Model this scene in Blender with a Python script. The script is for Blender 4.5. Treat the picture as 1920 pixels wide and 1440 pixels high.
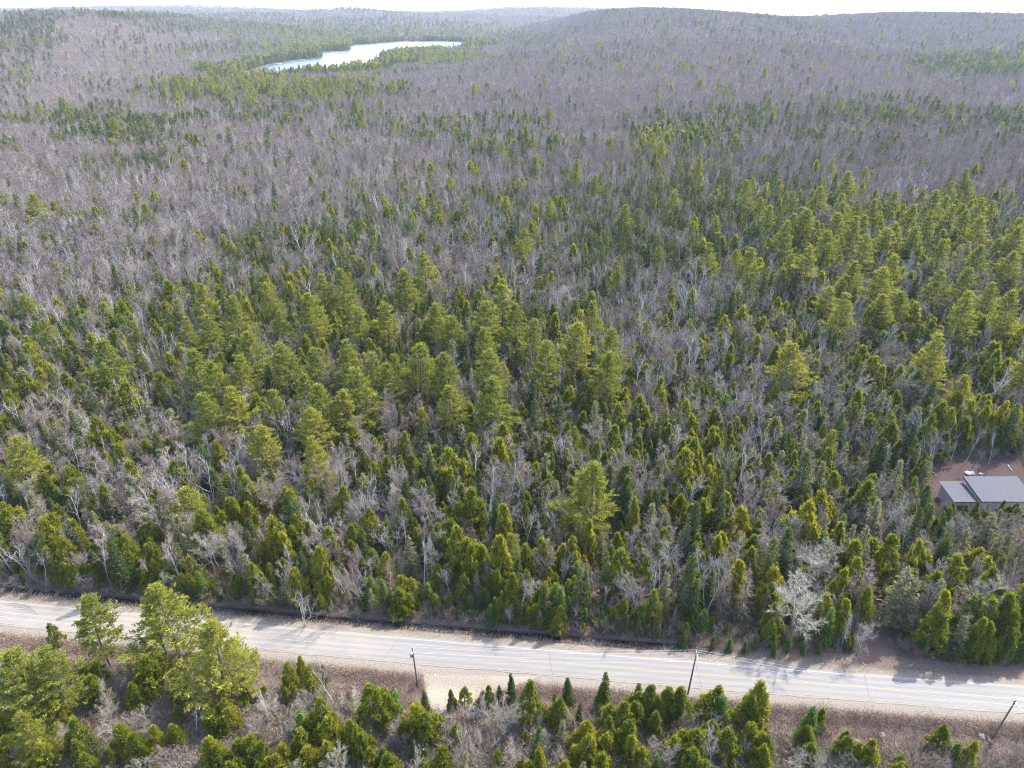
import bpy, math
import numpy as np

# ------------------------------------------------------------------ camera, sky, sun, exposure
scene = bpy.context.scene
for o in list(bpy.data.objects):
    bpy.data.objects.remove(o)
FPX, PITCH, CAMZ = 1331.0, math.radians(27.9), 120.0
CP, SP = math.cos(PITCH), math.sin(PITCH)
cam_data = bpy.data.cameras.new('camera')
cam = bpy.data.objects.new('camera', cam_data)
scene.collection.objects.link(cam)
scene.camera = cam
cam.location = (0, 0, CAMZ)
cam.rotation_euler = (math.pi / 2 - PITCH, 0, 0)
cam_data.sensor_width = 36.0
cam_data.lens = FPX / 1920.0 * 36.0
cam_data.clip_start = 1.0
cam_data.clip_end = 40000.0

SUN_EL, SUN_AZ = math.radians(47), math.radians(50)      # azimuth clockwise from +Y
world = bpy.data.worlds.new('World')
scene.world = world
world.use_nodes = True
wn = world.node_tree
bg = wn.nodes['Background']
sky = wn.nodes.new('ShaderNodeTexSky')
sky.sky_type = 'NISHITA'
sky.sun_disc = False
sky.sun_elevation = SUN_EL
sky.sun_rotation = SUN_AZ
sky.altitude = 300
sky.air_density = 0.8
sky.dust_density = 2.5
sky.ozone_density = 1.0
wn.links.new(sky.outputs[0], bg.inputs[0])
bg.inputs[1].default_value = 0.15
sun_data = bpy.data.lights.new('sun', 'SUN')
sun_data.energy = 2.0
sun_data.angle = math.radians(0.55)
sun_data.color = (1.0, 0.94, 0.84)
sun = bpy.data.objects.new('sun', sun_data)
scene.collection.objects.link(sun)
sun.rotation_euler = (math.pi / 2 - SUN_EL, 0, math.pi - SUN_AZ)
scene.view_settings.view_transform = 'Standard'
scene.view_settings.look = 'None'
scene.view_settings.gamma = 1.0
scene.view_settings.use_curve_mapping = False
scene.view_settings.exposure = 2.85
cy = scene.cycles
cy.max_bounces = 6
cy.diffuse_bounces = 3
cy.glossy_bounces = 2
cy.transmission_bounces = 3
cy.transparent_max_bounces = 4
cy.volume_bounces = 0
cy.use_denoising = True
cy.filter_width = 1.0
cy.denoising_prefilter = 'NONE'

rng = np.random.default_rng(11)
COL = scene.collection
UP = np.array([0., 0., 1.])

# ------------------------------------------------------------------ helpers
def at(px, py, z=0.0):
    """ground point (at height z) that a pixel of the photograph looks at"""
    x = (px - 960) / FPX; v = -(py - 720) / FPX
    t = (z - CAMZ) / (-SP + v * CP)
    return np.array([x * t, (CP + v * SP) * t, z])

def project(x, y, z):
    d = CP * y - SP * (z - CAMZ)
    u = SP * y + CP * (z - CAMZ)
    return 960 + FPX * x / d, 720 - FPX * u / d, d

def vnoise(x, y, scale, seed=0):
    x = np.asarray(x, float) / scale + 1000.0; y = np.asarray(y, float) / scale + 1000.0
    xi = np.floor(x).astype(np.int64); yi = np.floor(y).astype(np.int64)
    fx = x - xi; fy = y - yi
    fx = fx * fx * (3 - 2 * fx); fy = fy * fy * (3 - 2 * fy)
    def h(a, b):
        n = (a * 374761393 + b * 668265263 + seed * 362437) & 0x7fffffff
        n = ((n ^ (n >> 13)) * 1274126177) & 0x7fffffff
        return ((n ^ (n >> 16)) & 0xffff) / 65535.0
    return (h(xi, yi) * (1 - fx) + h(xi + 1, yi) * fx) * (1 - fy) + (h(xi, yi + 1) * (1 - fx) + h(xi + 1, yi + 1) * fx) * fy

def fbm(x, y, scale, seed=0, oct=3):
    s = 0; a = 1; t = 0
    for i in range(oct):
        s = s + a * vnoise(x, y, scale / 2 ** i, seed + i * 17); t += a; a *= 0.5
    return s / t

def nrm(v):
    return v / np.maximum(np.linalg.norm(v, axis=-1, keepdims=True), 1e-9)

def sstep(a, b, x):
    t = np.clip((np.asarray(x, float) - a) / (b - a), 0, 1)
    return t * t * (3 - 2 * t)

class Acc:
    """collects triangles for one mesh"""
    def __init__(self):
        self.V = []; self.F = []; self.M = []; self.n = 0
    def tris(self, P, mat=0):
        n = len(P)
        if n == 0: return
        self.V.append(P.reshape(-1, 3))
        self.F.append(np.arange(n * 3).reshape(n, 3) + self.n)
        self.M.append(np.full(n, mat)); self.n += 3 * n
    def quads(self, P, mat=0):
        n = len(P)
        if n == 0: return
        self.V.append(P.reshape(-1, 3))
        b = np.arange(n)[:, None] * 4 + self.n
        self.F.append(np.concatenate([b + np.array([[0, 1, 2]]), b + np.array([[0, 2, 3]])]))
        self.M.append(np.full(2 * n, mat)); self.n += 4 * n
    def tube(self, p0, p1, r0, r1, mat=0, sides=3):
        p0 = np.atleast_2d(p0).astype(float); p1 = np.atleast_2d(p1).astype(float)
        r0 = np.broadcast_to(np.asarray(r0, float), (len(p0),)); r1 = np.broadcast_to(np.asarray(r1, float), (len(p0),))
        d = nrm(p1 - p0)
        ref = np.where(np.abs(d[:, 2:3]) > 0.9, np.array([[1., 0, 0]]), np.array([[0, 0, 1.]]))
        u = nrm(np.cross(d, ref)); w = np.cross(d, u)
        n = len(p0)
        a = np.arange(sides) * 2 * math.pi / sides
        ring = np.cos(a)[None, :, None] * u[:, None, :] + np.sin(a)[None, :, None] * w[:, None, :]
        A = p0[:, None, :] + ring * r0[:, None, None]
        B = p1[:, None, :] + ring * r1[:, None, None]
        self.V.append(np.concatenate([A, B], axis=1).reshape(-1, 3))
        base = np.arange(n)[:, None] * 2 * sides + self.n
        for k in range(sides):
            k2 = (k + 1) % sides
            f1 = np.concatenate([base + k, base + k2, base + sides + k2], axis=1)
            f2 = np.concatenate([base + k, base + sides + k2, base + sides + k], axis=1)
            self.F += [f1, f2]; self.M += [np.full(n, mat), np.full(n, mat)]
        self.n += n * 2 * sides
    def ribbon(self, p0, p1, w0, w1, mat=0, r=None):
        d = nrm(p1 - p0)
        s = nrm(np.cross(d, (r or rng).normal(size=d.shape)))
        w0 = np.broadcast_to(np.asarray(w0, float), (len(p0),))[:, None] / 2; w1 = np.broadcast_to(np.asarray(w1, float), (len(p0),))[:, None] / 2
        self.quads(np.stack([p0 - s * w0, p0 + s * w0, p1 + s * w1, p1 - s * w1], axis=1), mat)
    def box(self, lo, hi, mat=0):
        x0, y0, z0 = lo; x1, y1, z1 = hi
        self.hexa([(x0, y0, z0), (x1, y0, z0), (x1, y1, z0), (x0, y1, z0), (x0, y0, z1), (x1, y0, z1), (x1, y1, z1), (x0, y1, z1)], mat)
    def hexa(self, c, mat=0):
        c = np.array(c, float)
        for f in ((0, 3, 2, 1), (4, 5, 6, 7), (0, 1, 5, 4), (1, 2, 6, 5), (2, 3, 7, 6), (3, 0, 4, 7)):
            self.quads(c[list(f)][None], mat)
    def cap(self, c, n, r, mat=0, sides=8):
        n = nrm(np.array(n, float)); u = nrm(np.cross(n, [1, .2, .1])); w = np.cross(n, u)
        a = np.arange(sides) * 2 * math.pi / sides
        ring = np.array(c)[None] + r * (np.cos(a)[:, None] * u + np.sin(a)[:, None] * w)
        self.tris(np.stack([np.repeat(np.array(c)[None], sides, 0), ring, np.roll(ring, -1, 0)], axis=1), mat)
    def mesh(self, name, mats, smooth=False):
        V = np.concatenate(self.V) if self.V else np.zeros((0, 3)); F = np.concatenate(self.F) if self.F else np.zeros((0, 3), int)
        M = np.concatenate(self.M) if self.M else np.zeros(0, int)
        return raw_mesh(name, V, F, mats, M, smooth)

def raw_mesh(name, V, F, mats, M=None, smooth=False):
    me = bpy.data.meshes.new(name)
    F = np.asarray(F); k = F.shape[1] if len(F) else 3
    me.vertices.add(len(V)); me.vertices.foreach_set('co', np.ascontiguousarray(V, dtype=np.float32).ravel())
    me.loops.add(F.size); me.loops.foreach_set('vertex_index', np.ascontiguousarray(F, dtype=np.int32).ravel())
    me.polygons.add(len(F)); me.polygons.foreach_set('loop_start', np.arange(0, F.size, k, dtype=np.int32))
    for m in (mats if isinstance(mats, (list, tuple)) else [mats]):
        me.materials.append(m)
    if M is not None and len(F): me.polygons.foreach_set('material_index', np.asarray(M, dtype=np.int32))
    me.polygons.foreach_set('use_smooth', np.full(len(F), smooth))
    me.update(calc_edges=True)
    return me

def link(name, data, parent=None, loc=None):
    o = bpy.data.objects.new(name, data); COL.objects.link(o)
    if parent is not None: o.parent = parent
    if loc is not None: o.location = loc
    return o

def tag(o, label=None, cat=None, group=None, kind=None):
    if label: o['label'] = label
    if cat: o['category'] = cat
    if group: o['group'] = group
    if kind: o['kind'] = kind
    return o

# ------------------------------------------------------------------ materials
def new_mat(name):
    m = bpy.data.materials.new(name); m.use_nodes = True
    nt = m.node_tree; nt.nodes.clear()
    out = nt.nodes.new('ShaderNodeOutputMaterial')
    return m, nt, out

def N(nt, t, **kw):
    n = nt.nodes.new(t)
    for k, v in kw.items(): setattr(n, k, v)
    return n

def ramp(nt, fac, stops):
    r = N(nt, 'ShaderNodeValToRGB')
    e = r.color_ramp.elements
    while len(e) < len(stops): e.new(0.5)
    for i, (p, c) in enumerate(stops):
        e[i].position = p; e[i].color = (*c, 1)
    nt.links.new(fac, r.inputs[0])
    return r.outputs[0]

def mixc(nt, fac, a, b, blend='MIX'):
    m = N(nt, 'ShaderNodeMix', data_type='RGBA', blend_type=blend)
    for i, v in ((0, fac), (6, a), (7, b)):
        if isinstance(v, (float, int)): m.inputs[i].default_value = v
        elif isinstance(v, tuple): m.inputs[i].default_value = (*v, 1)
        else: nt.links.new(v, m.inputs[i])
    return m.outputs[2]

def noise(nt, scale, detail=3, coord='Object', rough=0.55, vec=None):
    n = N(nt, 'ShaderNodeTexNoise'); n.inputs['Scale'].default_value = scale; n.inputs['Detail'].default_value = detail; n.inputs['Roughness'].default_value = rough
    if vec is None:
        tc = N(nt, 'ShaderNodeTexCoord'); vec = tc.outputs[coord]
    nt.links.new(vec, n.inputs['Vector'])
    return n.outputs[0]

def stand_tone(nt, k=.45):
    """each tree's own random number, pulled towards that of its stand (trees of one stand look alike)"""
    oi = N(nt, 'ShaderNodeObjectInfo')
    n = noise(nt, .022, 2, vec=oi.outputs['Location'])
    st = N(nt, 'ShaderNodeMapRange'); nt.links.new(n, st.inputs[0]); st.inputs[1].default_value = .32; st.inputs[2].default_value = .68
    a = N(nt, 'ShaderNodeMath', operation='MULTIPLY'); nt.links.new(st.outputs[0], a.inputs[0]); a.inputs[1].default_value = k
    b = N(nt, 'ShaderNodeMath', operation='MULTIPLY_ADD'); nt.links.new(oi.outputs['Random'], b.inputs[0]); b.inputs[1].default_value = 1 - k; nt.links.new(a.outputs[0], b.inputs[2])
    return b.outputs[0]

def foliage(name, stops, trans=0.35, island=0.5):
    """needle colour: one tone per tree (a ramp on the tree's random number), uneven from blade to blade"""
    m, nt, out = new_mat(name)
    base = ramp(nt, stand_tone(nt), stops)
    g = N(nt, 'ShaderNodeNewGeometry')
    var = N(nt, 'ShaderNodeMapRange'); nt.links.new(g.outputs['Random Per Island'], var.inputs[0])
    var.inputs[3].default_value = 1 - island; var.inputs[4].default_value = 1 + island
    n = noise(nt, 0.45, 2)
    nv = N(nt, 'ShaderNodeMapRange'); nt.links.new(n, nv.inputs[0]); nv.inputs[1].default_value = .3; nv.inputs[2].default_value = .7; nv.inputs[3].default_value = .75; nv.inputs[4].default_value = 1.25
    mu = N(nt, 'ShaderNodeMath', operation='MULTIPLY'); nt.links.new(var.outputs[0], mu.inputs[0]); nt.links.new(nv.outputs[0], mu.inputs[1])
    c = N(nt, 'ShaderNodeVectorMath', operation='SCALE'); nt.links.new(base, c.inputs[0]); nt.links.new(mu.outputs[0], c.inputs['Scale'])
    d = N(nt, 'ShaderNodeBsdfDiffuse'); t = N(nt, 'ShaderNodeBsdfTranslucent')
    nt.links.new(c.outputs[0], d.inputs[0]); nt.links.new(c.outputs[0], t.inputs[0])
    mx = N(nt, 'ShaderNodeMixShader'); mx.inputs[0].default_value = trans
    nt.links.new(d.outputs[0], mx.inputs[1]); nt.links.new(t.outputs[0], mx.inputs[2])
    nt.links.new(mx.outputs[0], out.inputs[0])
    return m

def bark(name, stops, island=0.3):
    m, nt, out = new_mat(name)
    base = ramp(nt, stand_tone(nt), stops)
    g = N(nt, 'ShaderNodeNewGeometry')
    var = N(nt, 'ShaderNodeMapRange'); nt.links.new(g.outputs['Random Per Island'], var.inputs[0]); var.inputs[3].default_value = 1 - island; var.inputs[4].default_value = 1 + island
    c = N(nt, 'ShaderNodeVectorMath', operation='SCALE'); nt.links.new(base, c.inputs[0]); nt.links.new(var.outputs[0], c.inputs['Scale'])
    d = N(nt, 'ShaderNodeBsdfDiffuse'); nt.links.new(c.outputs[0], d.inputs[0]); nt.links.new(d.outputs[0], out.inputs[0])
    return m

def plain(name, color, rough=0.8, var=0.15, scale=3.0, metal=0.0, bump=0.0):
    m, nt, out = new_mat(name)
    b = N(nt, 'ShaderNodeBsdfPrincipled'); b.inputs['Roughness'].default_value = rough; b.inputs['Metallic'].default_value = metal
    n = noise(nt, scale, 4)
    c = ramp(nt, n, [(0.3, tuple(x * (1 - var) for x in color)), (0.7, tuple(min(1, x * (1 + var)) for x in color))])
    nt.links.new(c, b.inputs['Base Color'])
    if bump:
        bn = N(nt, 'ShaderNodeBump'); bn.inputs['Strength'].default_value = bump; nt.links.new(n, bn.inputs['Height']); nt.links.new(bn.outputs[0], b.inputs['Normal'])
    nt.links.new(b.outputs[0], out.inputs[0])
    return m

MT = {}
MT['pine'] = foliage('pine_needles', [(0, (.165, .188, .034)), (.5, (.222, .232, .038)), (1, (.285, .270, .040))], .42)
MT['cedar'] = foliage('cedar_sprays', [(0, (.112, .142, .018)), (.35, (.165, .186, .019)), (.65, (.228, .230, .020)), (1, (.285, .258, .020))], .42)
MT['spruce'] = foliage('spruce_needles', [(0, (.045, .072, .024)), (.5, (.078, .102, .025)), (1, (.140, .146, .027))], .45)
MT['fir'] = foliage('fir_needles', [(0, (.075, .132, .026)), (1, (.140, .195, .032))], .48)
MT['olive'] = foliage('tamarack_needles', [(0, (.16, .162, .074)), (1, (.215, .21, .10))], .48)
MT['twig'] = bark('hardwood_twigs', [(0, (0.148, 0.109, 0.108)), (.3, (0.179, 0.147, 0.132)), (.45, (0.165, 0.113, 0.102)), (.6, (0.192, 0.161, 0.140)), (.8, (0.214, 0.183, 0.140)), (.92, (0.175, 0.115, 0.092)), (1, (0.268, 0.239, 0.204))])
MT['atwig'] = bark('ash_twigs', [(0, (0.174, 0.156, 0.118)), (.4, (0.202, 0.182, 0.138)), (.7, (0.187, 0.156, 0.118)), (1, (0.253, 0.232, 0.186))])
MT['alimb'] = bark('ash_limbs', [(0, (0.172, 0.164, 0.144)), (1, (0.257, 0.250, 0.230))], .2)
MT['limb'] = bark('hardwood_limbs', [(0, (0.144, 0.131, 0.125)), (.6, (0.179, 0.163, 0.152)), (1, (0.228, 0.217, 0.204))], .2)
MT['bwhite'] = bark('birch_bark', [(0, (0.283, 0.269, 0.250)), (1, (0.396, 0.380, 0.353))], .15)
MT['btwig'] = bark('birch_twigs', [(0, (0.170, 0.140, 0.140)), (.6, (0.204, 0.183, 0.178)), (1, (0.183, 0.136, 0.128))])
MT['larch'] = bark('larch_twigs', [(0, (.195, .138, .105)), (1, (.22, .165, .13))])
MT['dead'] = bark('dead_twigs', [(0, (.18, .175, .16)), (1, (.24, .235, .21))])
MT['trunk'] = bark('conifer_bark', [(0, (.09, .074, .064)), (1, (.14, .12, .105))], .2)
MT['pale'] = bark('aspen_twigs', [(0, (0.250, 0.227, 0.182)), (1, (0.296, 0.272, 0.219))], .25)
MT['shrub'] = bark('shrub_stems', [(0, (0.177, 0.141, 0.113)), (.35, (0.208, 0.179, 0.140)), (.55, (0.172, 0.112, 0.090)), (.75, (0.229, 0.204, 0.149)), (1, (0.244, 0.175, 0.113))])
MT['bramble'] = bark('bramble_stems', [(0, (0.106, 0.066, 0.054)), (.4, (0.149, 0.100, 0.082)), (.7, (0.162, 0.132, 0.119)), (1, (0.212, 0.157, 0.119))])
MT['straw'] = bark('dead_grass', [(0, (0.221, 0.174, 0.123)), (1, (0.289, 0.242, 0.174))])

# ------------------------------------------------------------------ terrain
RA, RB, RC = 104.05, -0.1045, 7.0e-5           # centre line of the road: y = RA + RB x + RC x^2
def road_y(x):
    xx = np.clip(x, -400, 400)
    return RA + RB * xx + RC * xx * xx + (x - xx) * RB
def road_s(x, y):
    xx = np.clip(x, -400, 400)
    return (y - road_y(x)) / np.sqrt(1 + (RB + 2 * RC * xx) ** 2)
def road_pt(x, s):
    sl = RB + 2 * RC * x; k = 1 / math.sqrt(1 + sl * sl)
    return np.array([x - sl * k * s, road_y(x) + k * s])

LAKEZ = -8.0
lake_px = [(443, 141), (470, 133), (480, 130), (502, 122), (552, 113), (588, 110), (608, 107), (602, 99), (612, 96.5), (640, 95.5), (660, 94), (656, 86), (672, 83), (692, 82.5), (738, 78), (790, 77), (837, 77), (884, 79),
           (900, 84), (880, 91), (840, 97), (780, 100), (745, 101), (728, 107), (708, 112), (716, 119), (690, 129), (668, 130), (650, 137), (600, 141), (575, 140), (540, 146), (500, 149), (475, 154), (450, 152)]
LAKE = np.array([at(a, b, LAKEZ)[:2] for a, b in lake_px])
# rounded shore line: two rounds of corner cutting
for _ in range(1):
    nx = np.roll(LAKE, -1, 0)
    LAKE = np.stack([LAKE * .75 + nx * .25, LAKE * .25 + nx * .75], 1).reshape(-1, 2)

def poly_sd(poly, x, y):
    """distance to a polygon's edge, negative inside"""
    x = np.asarray(x, float); y = np.asarray(y, float)
    d = np.full(x.shape, 1e18); ins = np.zeros(x.shape, bool)
    n = len(poly)
    for i in range(n):
        ax, ay = poly[i]; bx, by = poly[(i + 1) % n]
        ex, ey = bx - ax, by - ay
        t = np.clip(((x - ax) * ex + (y - ay) * ey) / (ex * ex + ey * ey + 1e-12), 0, 1)
        d = np.minimum(d, (x - ax - t * ex) ** 2 + (y - ay - t * ey) ** 2)
        c = ((ay > y) != (by > y)) & (x < ex * (y - ay) / (ey + 1e-12) + ax)
        ins ^= c
    return np.where(ins, -1, 1) * np.sqrt(d)

# ridges: distance, front and back slope length, and how high each stands along its length (sight line, px across / px down)
RIDGES = [(2100, 480, 600, [(-400, 18), (-200, 17), (0, 20), (60, 18), (125, 17), (200, 20), (280, 29), (350, 42), (450, 56), (575, 70), (640, 84), (700, 110)]),
          (3300, 380, 500, [(-300, 25), (150, 26), (280, 21), (380, 31), (480, 44), (560, 48), (700, 60), (900, 66), (1000, 66)]),
          (5200, 520, 700, [(-400, 30), (200, 30), (400, 27), (520, 21), (600, 16), (650, 13), (700, 17), (780, 24), (900, 28), (1400, 40)]),
          (6900, 600, 800, [(-500, 12), (-100, 13), (50, 11), (150, 8), (250, 7), (350, 9), (450, 13), (600, 20), (800, 22), (900, 16), (960, 12), (1060, 11), (1130, 15), (1300, 24), (1500, 34), (2300, 34)]),
          (11500, 900, 1500, [(-500, 11), (300, 11), (600, 16), (700, 17), (800, 18), (1000, 18), (1400, 29), (1560, 31), (2400, 30)]),
          (2900, 720, 1300, [(860, 96), (920, 76), (1000, 49), (1080, 29), (1130, 17), (1200, 12), (1300, 15), (1400, 23), (1450, 29), (1560, 33), (1650, 26), (1750, 21), (1860, 22), (1920, 25), (2200, 24), (3000, 30)])]
def _ridge(y0, prof):
    xs, zs = [], []
    for px, py in prof:
        x = (px - 960) / FPX; v = -(py - 720) / FPX; t = y0 / (CP + v * SP)
        xs.append(x * t); zs.append(max(0, CAMZ + (-SP + v * CP) * t - 14))
    return np.array(xs), np.array(zs)
RIDGES = [(y0, a, b) + _ridge(y0, p) for y0, a, b, p in RIDGES]
def terrain(x, y):
    x = np.asarray(x, float); y = np.asarray(y, float)
    z = np.zeros(np.broadcast(x, y).shape)
    for y0, sa, sb, rx, rz in RIDGES:
        a = np.interp(x, rx, rz)
        z = z + (a * np.exp(-.5 * np.where(y < y0, (y - y0) / sa, (y - y0) / sb) ** 2)) ** 5
    z = z ** .2
    r = np.hypot(x, y)
    far = sstep(200, 900, r)
    z = z + far * (fbm(x, y, 420, 3) - .5) * 9 + sstep(1500, 3500, r) * (fbm(x, y, 900, 5) - .5) * 8
    near = sstep(14, 40, np.abs(road_s(x, y))) * (1 - far)
    z = z + near * (fbm(x, y, 38, 9) - .5) * 2.4
    # low ground round the lake
    m = r > 900
    if np.any(m):
        sd = np.full(z.shape, 1e4); sd[m] = poly_sd(LAKE, np.broadcast_to(x, z.shape)[m], np.broadcast_to(y, z.shape)[m])
        k = sstep(10, 520, sd)
        z = z * k + (LAKEZ + 1.0) * (1 - k)
        z = np.where(sd < 6, LAKEZ + 1.0 - 6 * sstep(6, -25, sd), z)
    # the road bed, its shoulders and the ditch on the forest side
    s = road_s(x, y)
    bed = (np.abs(s) < 20) & (np.abs(x) < 420)
    dn = np.interp(s, [-20, -11, -8, -5.2, 5.0, 6.3, 7.2, 8.4, 10, 20], [0, -.5, -.7, -.02, -.02, -.95, -1.0, -.35, -.1, 0])
    ditch = 1 - .75 * sstep(35, 60, x)
    dn = np.where(s > 5, dn * ditch - .06 * (1 - ditch), dn)
    w = 1 - sstep(12, 20, np.abs(s))
    z = np.where(bed, z * (1 - w) + dn * w, z)
    return z

def tz(x, y):
    return float(terrain(np.array([x]), np.array([y]))[0])

# zones on the ground (all real ground points)
CLEAR = np.array([at(*p)[:2] for p in [(1745, 905), (1752, 880), (1795, 860), (1850, 858), (1925, 864), (1990, 870), (1990, 960), (1930, 1000), (1850, 985), (1790, 975), (1750, 940)]])
YARD = np.array([at(*p)[:2] for p in [(1748, 950), (1990, 950), (1990, 1012), (1740, 1012)]])
DRIVE = np.array([at(*p)[:2] for p in [(792, 1262), (905, 1268), (1010, 1268), (990, 1277), (940, 1290), (905, 1308), (880, 1335), (840, 1345), (812, 1330), (803, 1310), (798, 1285)]])
TRACK = np.array([at(*p)[:2] for p in [(1612, 1250), (1672, 1246), (1676, 1225), (1668, 1190), (1664, 1150), (1668, 1110), (1672, 1085), (1640, 1085), (1638, 1120), (1640, 1160), (1634, 1200), (1618, 1228)]])

def terrain_mesh():
    ang = np.concatenate([np.arange(-58, 58.01, .5), np.arange(64, 302, 6)]) * math.pi / 180
    rad = np.concatenate([[3., 12, 25, 40, 52], np.exp(np.arange(math.log(60), math.log(80), .016)), np.exp(np.arange(math.log(80.5), math.log(160), .0062)), np.exp(np.arange(math.log(161), math.log(15500), .016))])
    A, R = np.meshgrid(ang, rad)
    X = np.sin(A) * R; Y = np.cos(A) * R
    Z = terrain(X, Y)
    nr, na = X.shape
    V = np.stack([X, Y, Z], -1).reshape(-1, 3)
    i = np.arange(nr - 1)[:, None] * na; j = np.arange(na)[None]; j2 = (j + 1) % na
    F = np.stack([i + j, i + j2, i + na + j2, i + na + j], -1).reshape(-1, 4)
    V = np.concatenate([V, [[0, 0, float(Z[0].mean())]]])
    me = raw_mesh('ground', V, F, [MT['ground']], None, True)
    s = road_s(V[:, 0], V[:, 1])
    near = (np.abs(V[:, 0]) < 450)
    verge = np.where(s < 0, 1 - sstep(9, 15, -s), (1 - sstep(7.5, 9.5, s))) * near
    drive = 1 - sstep(-.8, .8, poly_sd(DRIVE, V[:, 0], V[:, 1]))
    track = 1 - sstep(-.8, 1.2, poly_sd(TRACK, V[:, 0], V[:, 1]))
    clear = 1 - sstep(-2, 3, poly_sd(CLEAR, V[:, 0], V[:, 1]))
    ditch = np.exp(-.5 * ((s - 7.0) / .95) ** 2) * near * (1 - sstep(35, 60, V[:, 0]))
    shoulder = np.where(s > 0, 1 - sstep(4.6, 6.0, s), 1 - sstep(4.8, 6.2, -s)) * near
    far_ = sstep(1300, 2600, np.hypot(V[:, 0], V[:, 1]))
    for nm, a in (('far', far_), ('verge', verge), ('drive', drive), ('track', track), ('clear', clear), ('ditch', ditch), ('shoulder', shoulder)):
        at_ = me.attributes.new(nm, 'FLOAT', 'POINT'); at_.data.foreach_set('value', a.astype(np.float32))
    return me

def ground_material():
    m, nt, out = new_mat('forest_floor')
    b = N(nt, 'ShaderNodeBsdfDiffuse')
    tc = N(nt, 'ShaderNodeTexCoord'); P = tc.outputs['Object']
    n1 = noise(nt, .35, 6, vec=P); n2 = noise(nt, 3.5, 4, vec=P, rough=.7); n3 = noise(nt, .012, 5, vec=P); n4 = noise(nt, 9, 3, vec=P, rough=.7)
    c = ramp(nt, n1, [(.32, (0.058, 0.043, 0.036)), (.5, (0.083, 0.062, 0.050)), (.68, (0.113, 0.084, 0.066))])
    c = mixc(nt, .5, c, ramp(nt, n2, [(.3, (0.038, 0.029, 0.025)), (.7, (0.133, 0.100, 0.077))]))
    def attr(nm, edge=.22):
        a = N(nt, 'ShaderNodeAttribute', attribute_name=nm)
        # break the rim of each patch up with noise
        s = N(nt, 'ShaderNodeMath', operation='MULTIPLY_ADD'); nt.links.new(n2, s.inputs[0]); s.inputs[1].default_value = edge * 4; s.inputs[2].default_value = -edge * 2
        q = N(nt, 'ShaderNodeMath', operation='ADD', use_clamp=True); nt.links.new(a.outputs['Fac'], q.inputs[0]); nt.links.new(s.outputs[0], q.inputs[1])
        mr = N(nt, 'ShaderNodeMapRange'); nt.links.new(q.outputs[0], mr.inputs[0]); mr.inputs[1].default_value = .3; mr.inputs[2].default_value = .7
        mm = N(nt, 'ShaderNodeMath', operation='MULTIPLY'); nt.links.new(mr.outputs[0], mm.inputs[0])
        g = N(nt, 'ShaderNodeMapRange'); nt.links.new(a.outputs['Fac'], g.inputs[0]); g.inputs[2].default_value = .15; nt.links.new(g.outputs[0], mm.inputs[1])
        return mm.outputs[0]
    fa = N(nt, 'ShaderNodeAttribute', attribute_name='far')      # beyond the built trees the canopy is one surface
    can = mixc(nt, ramp(nt, n3, [(.45, (0, 0, 0)), (.6, (1, 1, 1))]), (.060, .049, .050), (.036, .040, .024))
    c = mixc(nt, fa.outputs['Fac'], c, can)
    c = mixc(nt, attr('verge'), c, ramp(nt, n2, [(.28, (0.083, 0.059, 0.048)), (.5, (0.121, 0.089, 0.072)), (.72, (0.166, 0.128, 0.102))]))
    c = mixc(nt, attr('clear'), c, ramp(nt, n4, [(.3, (0.028, 0.021, 0.021)), (.5, (0.048, 0.035, 0.033)), (.68, (0.087, 0.068, 0.065))]))
    c = mixc(nt, attr('track'), c, ramp(nt, n4, [(.3, (0.062, 0.043, 0.036)), (.55, (0.099, 0.070, 0.058)), (.75, (0.147, 0.115, 0.097))]))
    c = mixc(nt, attr('shoulder'), c, ramp(nt, n2, [(.25, (0.096, 0.083, 0.071)), (.5, (0.140, 0.124, 0.105)), (.75, (0.185, 0.169, 0.144))]))
    c = mixc(nt, attr('drive'), c, ramp(nt, n2, [(.25, (0.140, 0.121, 0.096)), (.5, (0.182, 0.160, 0.128)), (.75, (0.217, 0.195, 0.160))]))
    c = mixc(nt, attr('ditch', .1), c, (0.029, 0.022, 0.020))
    nt.links.new(c, b.inputs[0])
    bp = N(nt, 'ShaderNodeBump'); bp.inputs['Strength'].default_value = .6; bp.inputs['Distance'].default_value = .3
    nt.links.new(n2, bp.inputs['Height']); nt.links.new(bp.outputs[0], b.inputs['Normal'])
    nt.links.new(b.outputs[0], out.inputs[0])
    return m
MT['ground'] = ground_material()
tag(link('ground', terrain_mesh()), 'brown leaf-littered forest ground reaching to the hills', None, None, 'structure')

# ------------------------------------------------------------------ lake
def lake_material():
    m, nt, out = new_mat('lake_water')
    b = N(nt, 'ShaderNodeBsdfPrincipled')
    b.inputs['Base Color'].default_value = (.055, .068, .08, 1); b.inputs['Roughness'].default_value = .16; b.inputs['IOR'].default_value = 1.33
    n = noise(nt, .35, 4); bp = N(nt, 'ShaderNodeBump'); bp.inputs['Strength'].default_value = 1.0; bp.inputs['Distance'].default_value = 1.3
    nt.links.new(n, bp.inputs['Height']); nt.links.new(bp.outputs[0], b.inputs['Normal']); nt.links.new(b.outputs[0], out.inputs[0])
    return m
MT['water'] = lake_material()
me = bpy.data.meshes.new('lake')
me.from_pydata([(a, b, LAKEZ) for a, b in LAKE], [], [list(range(len(LAKE)))])
me.materials.append(MT['water']); me.update()
tag(link('lake', me), 'pale blue lake among the wooded hills', None, None, 'structure')

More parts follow.
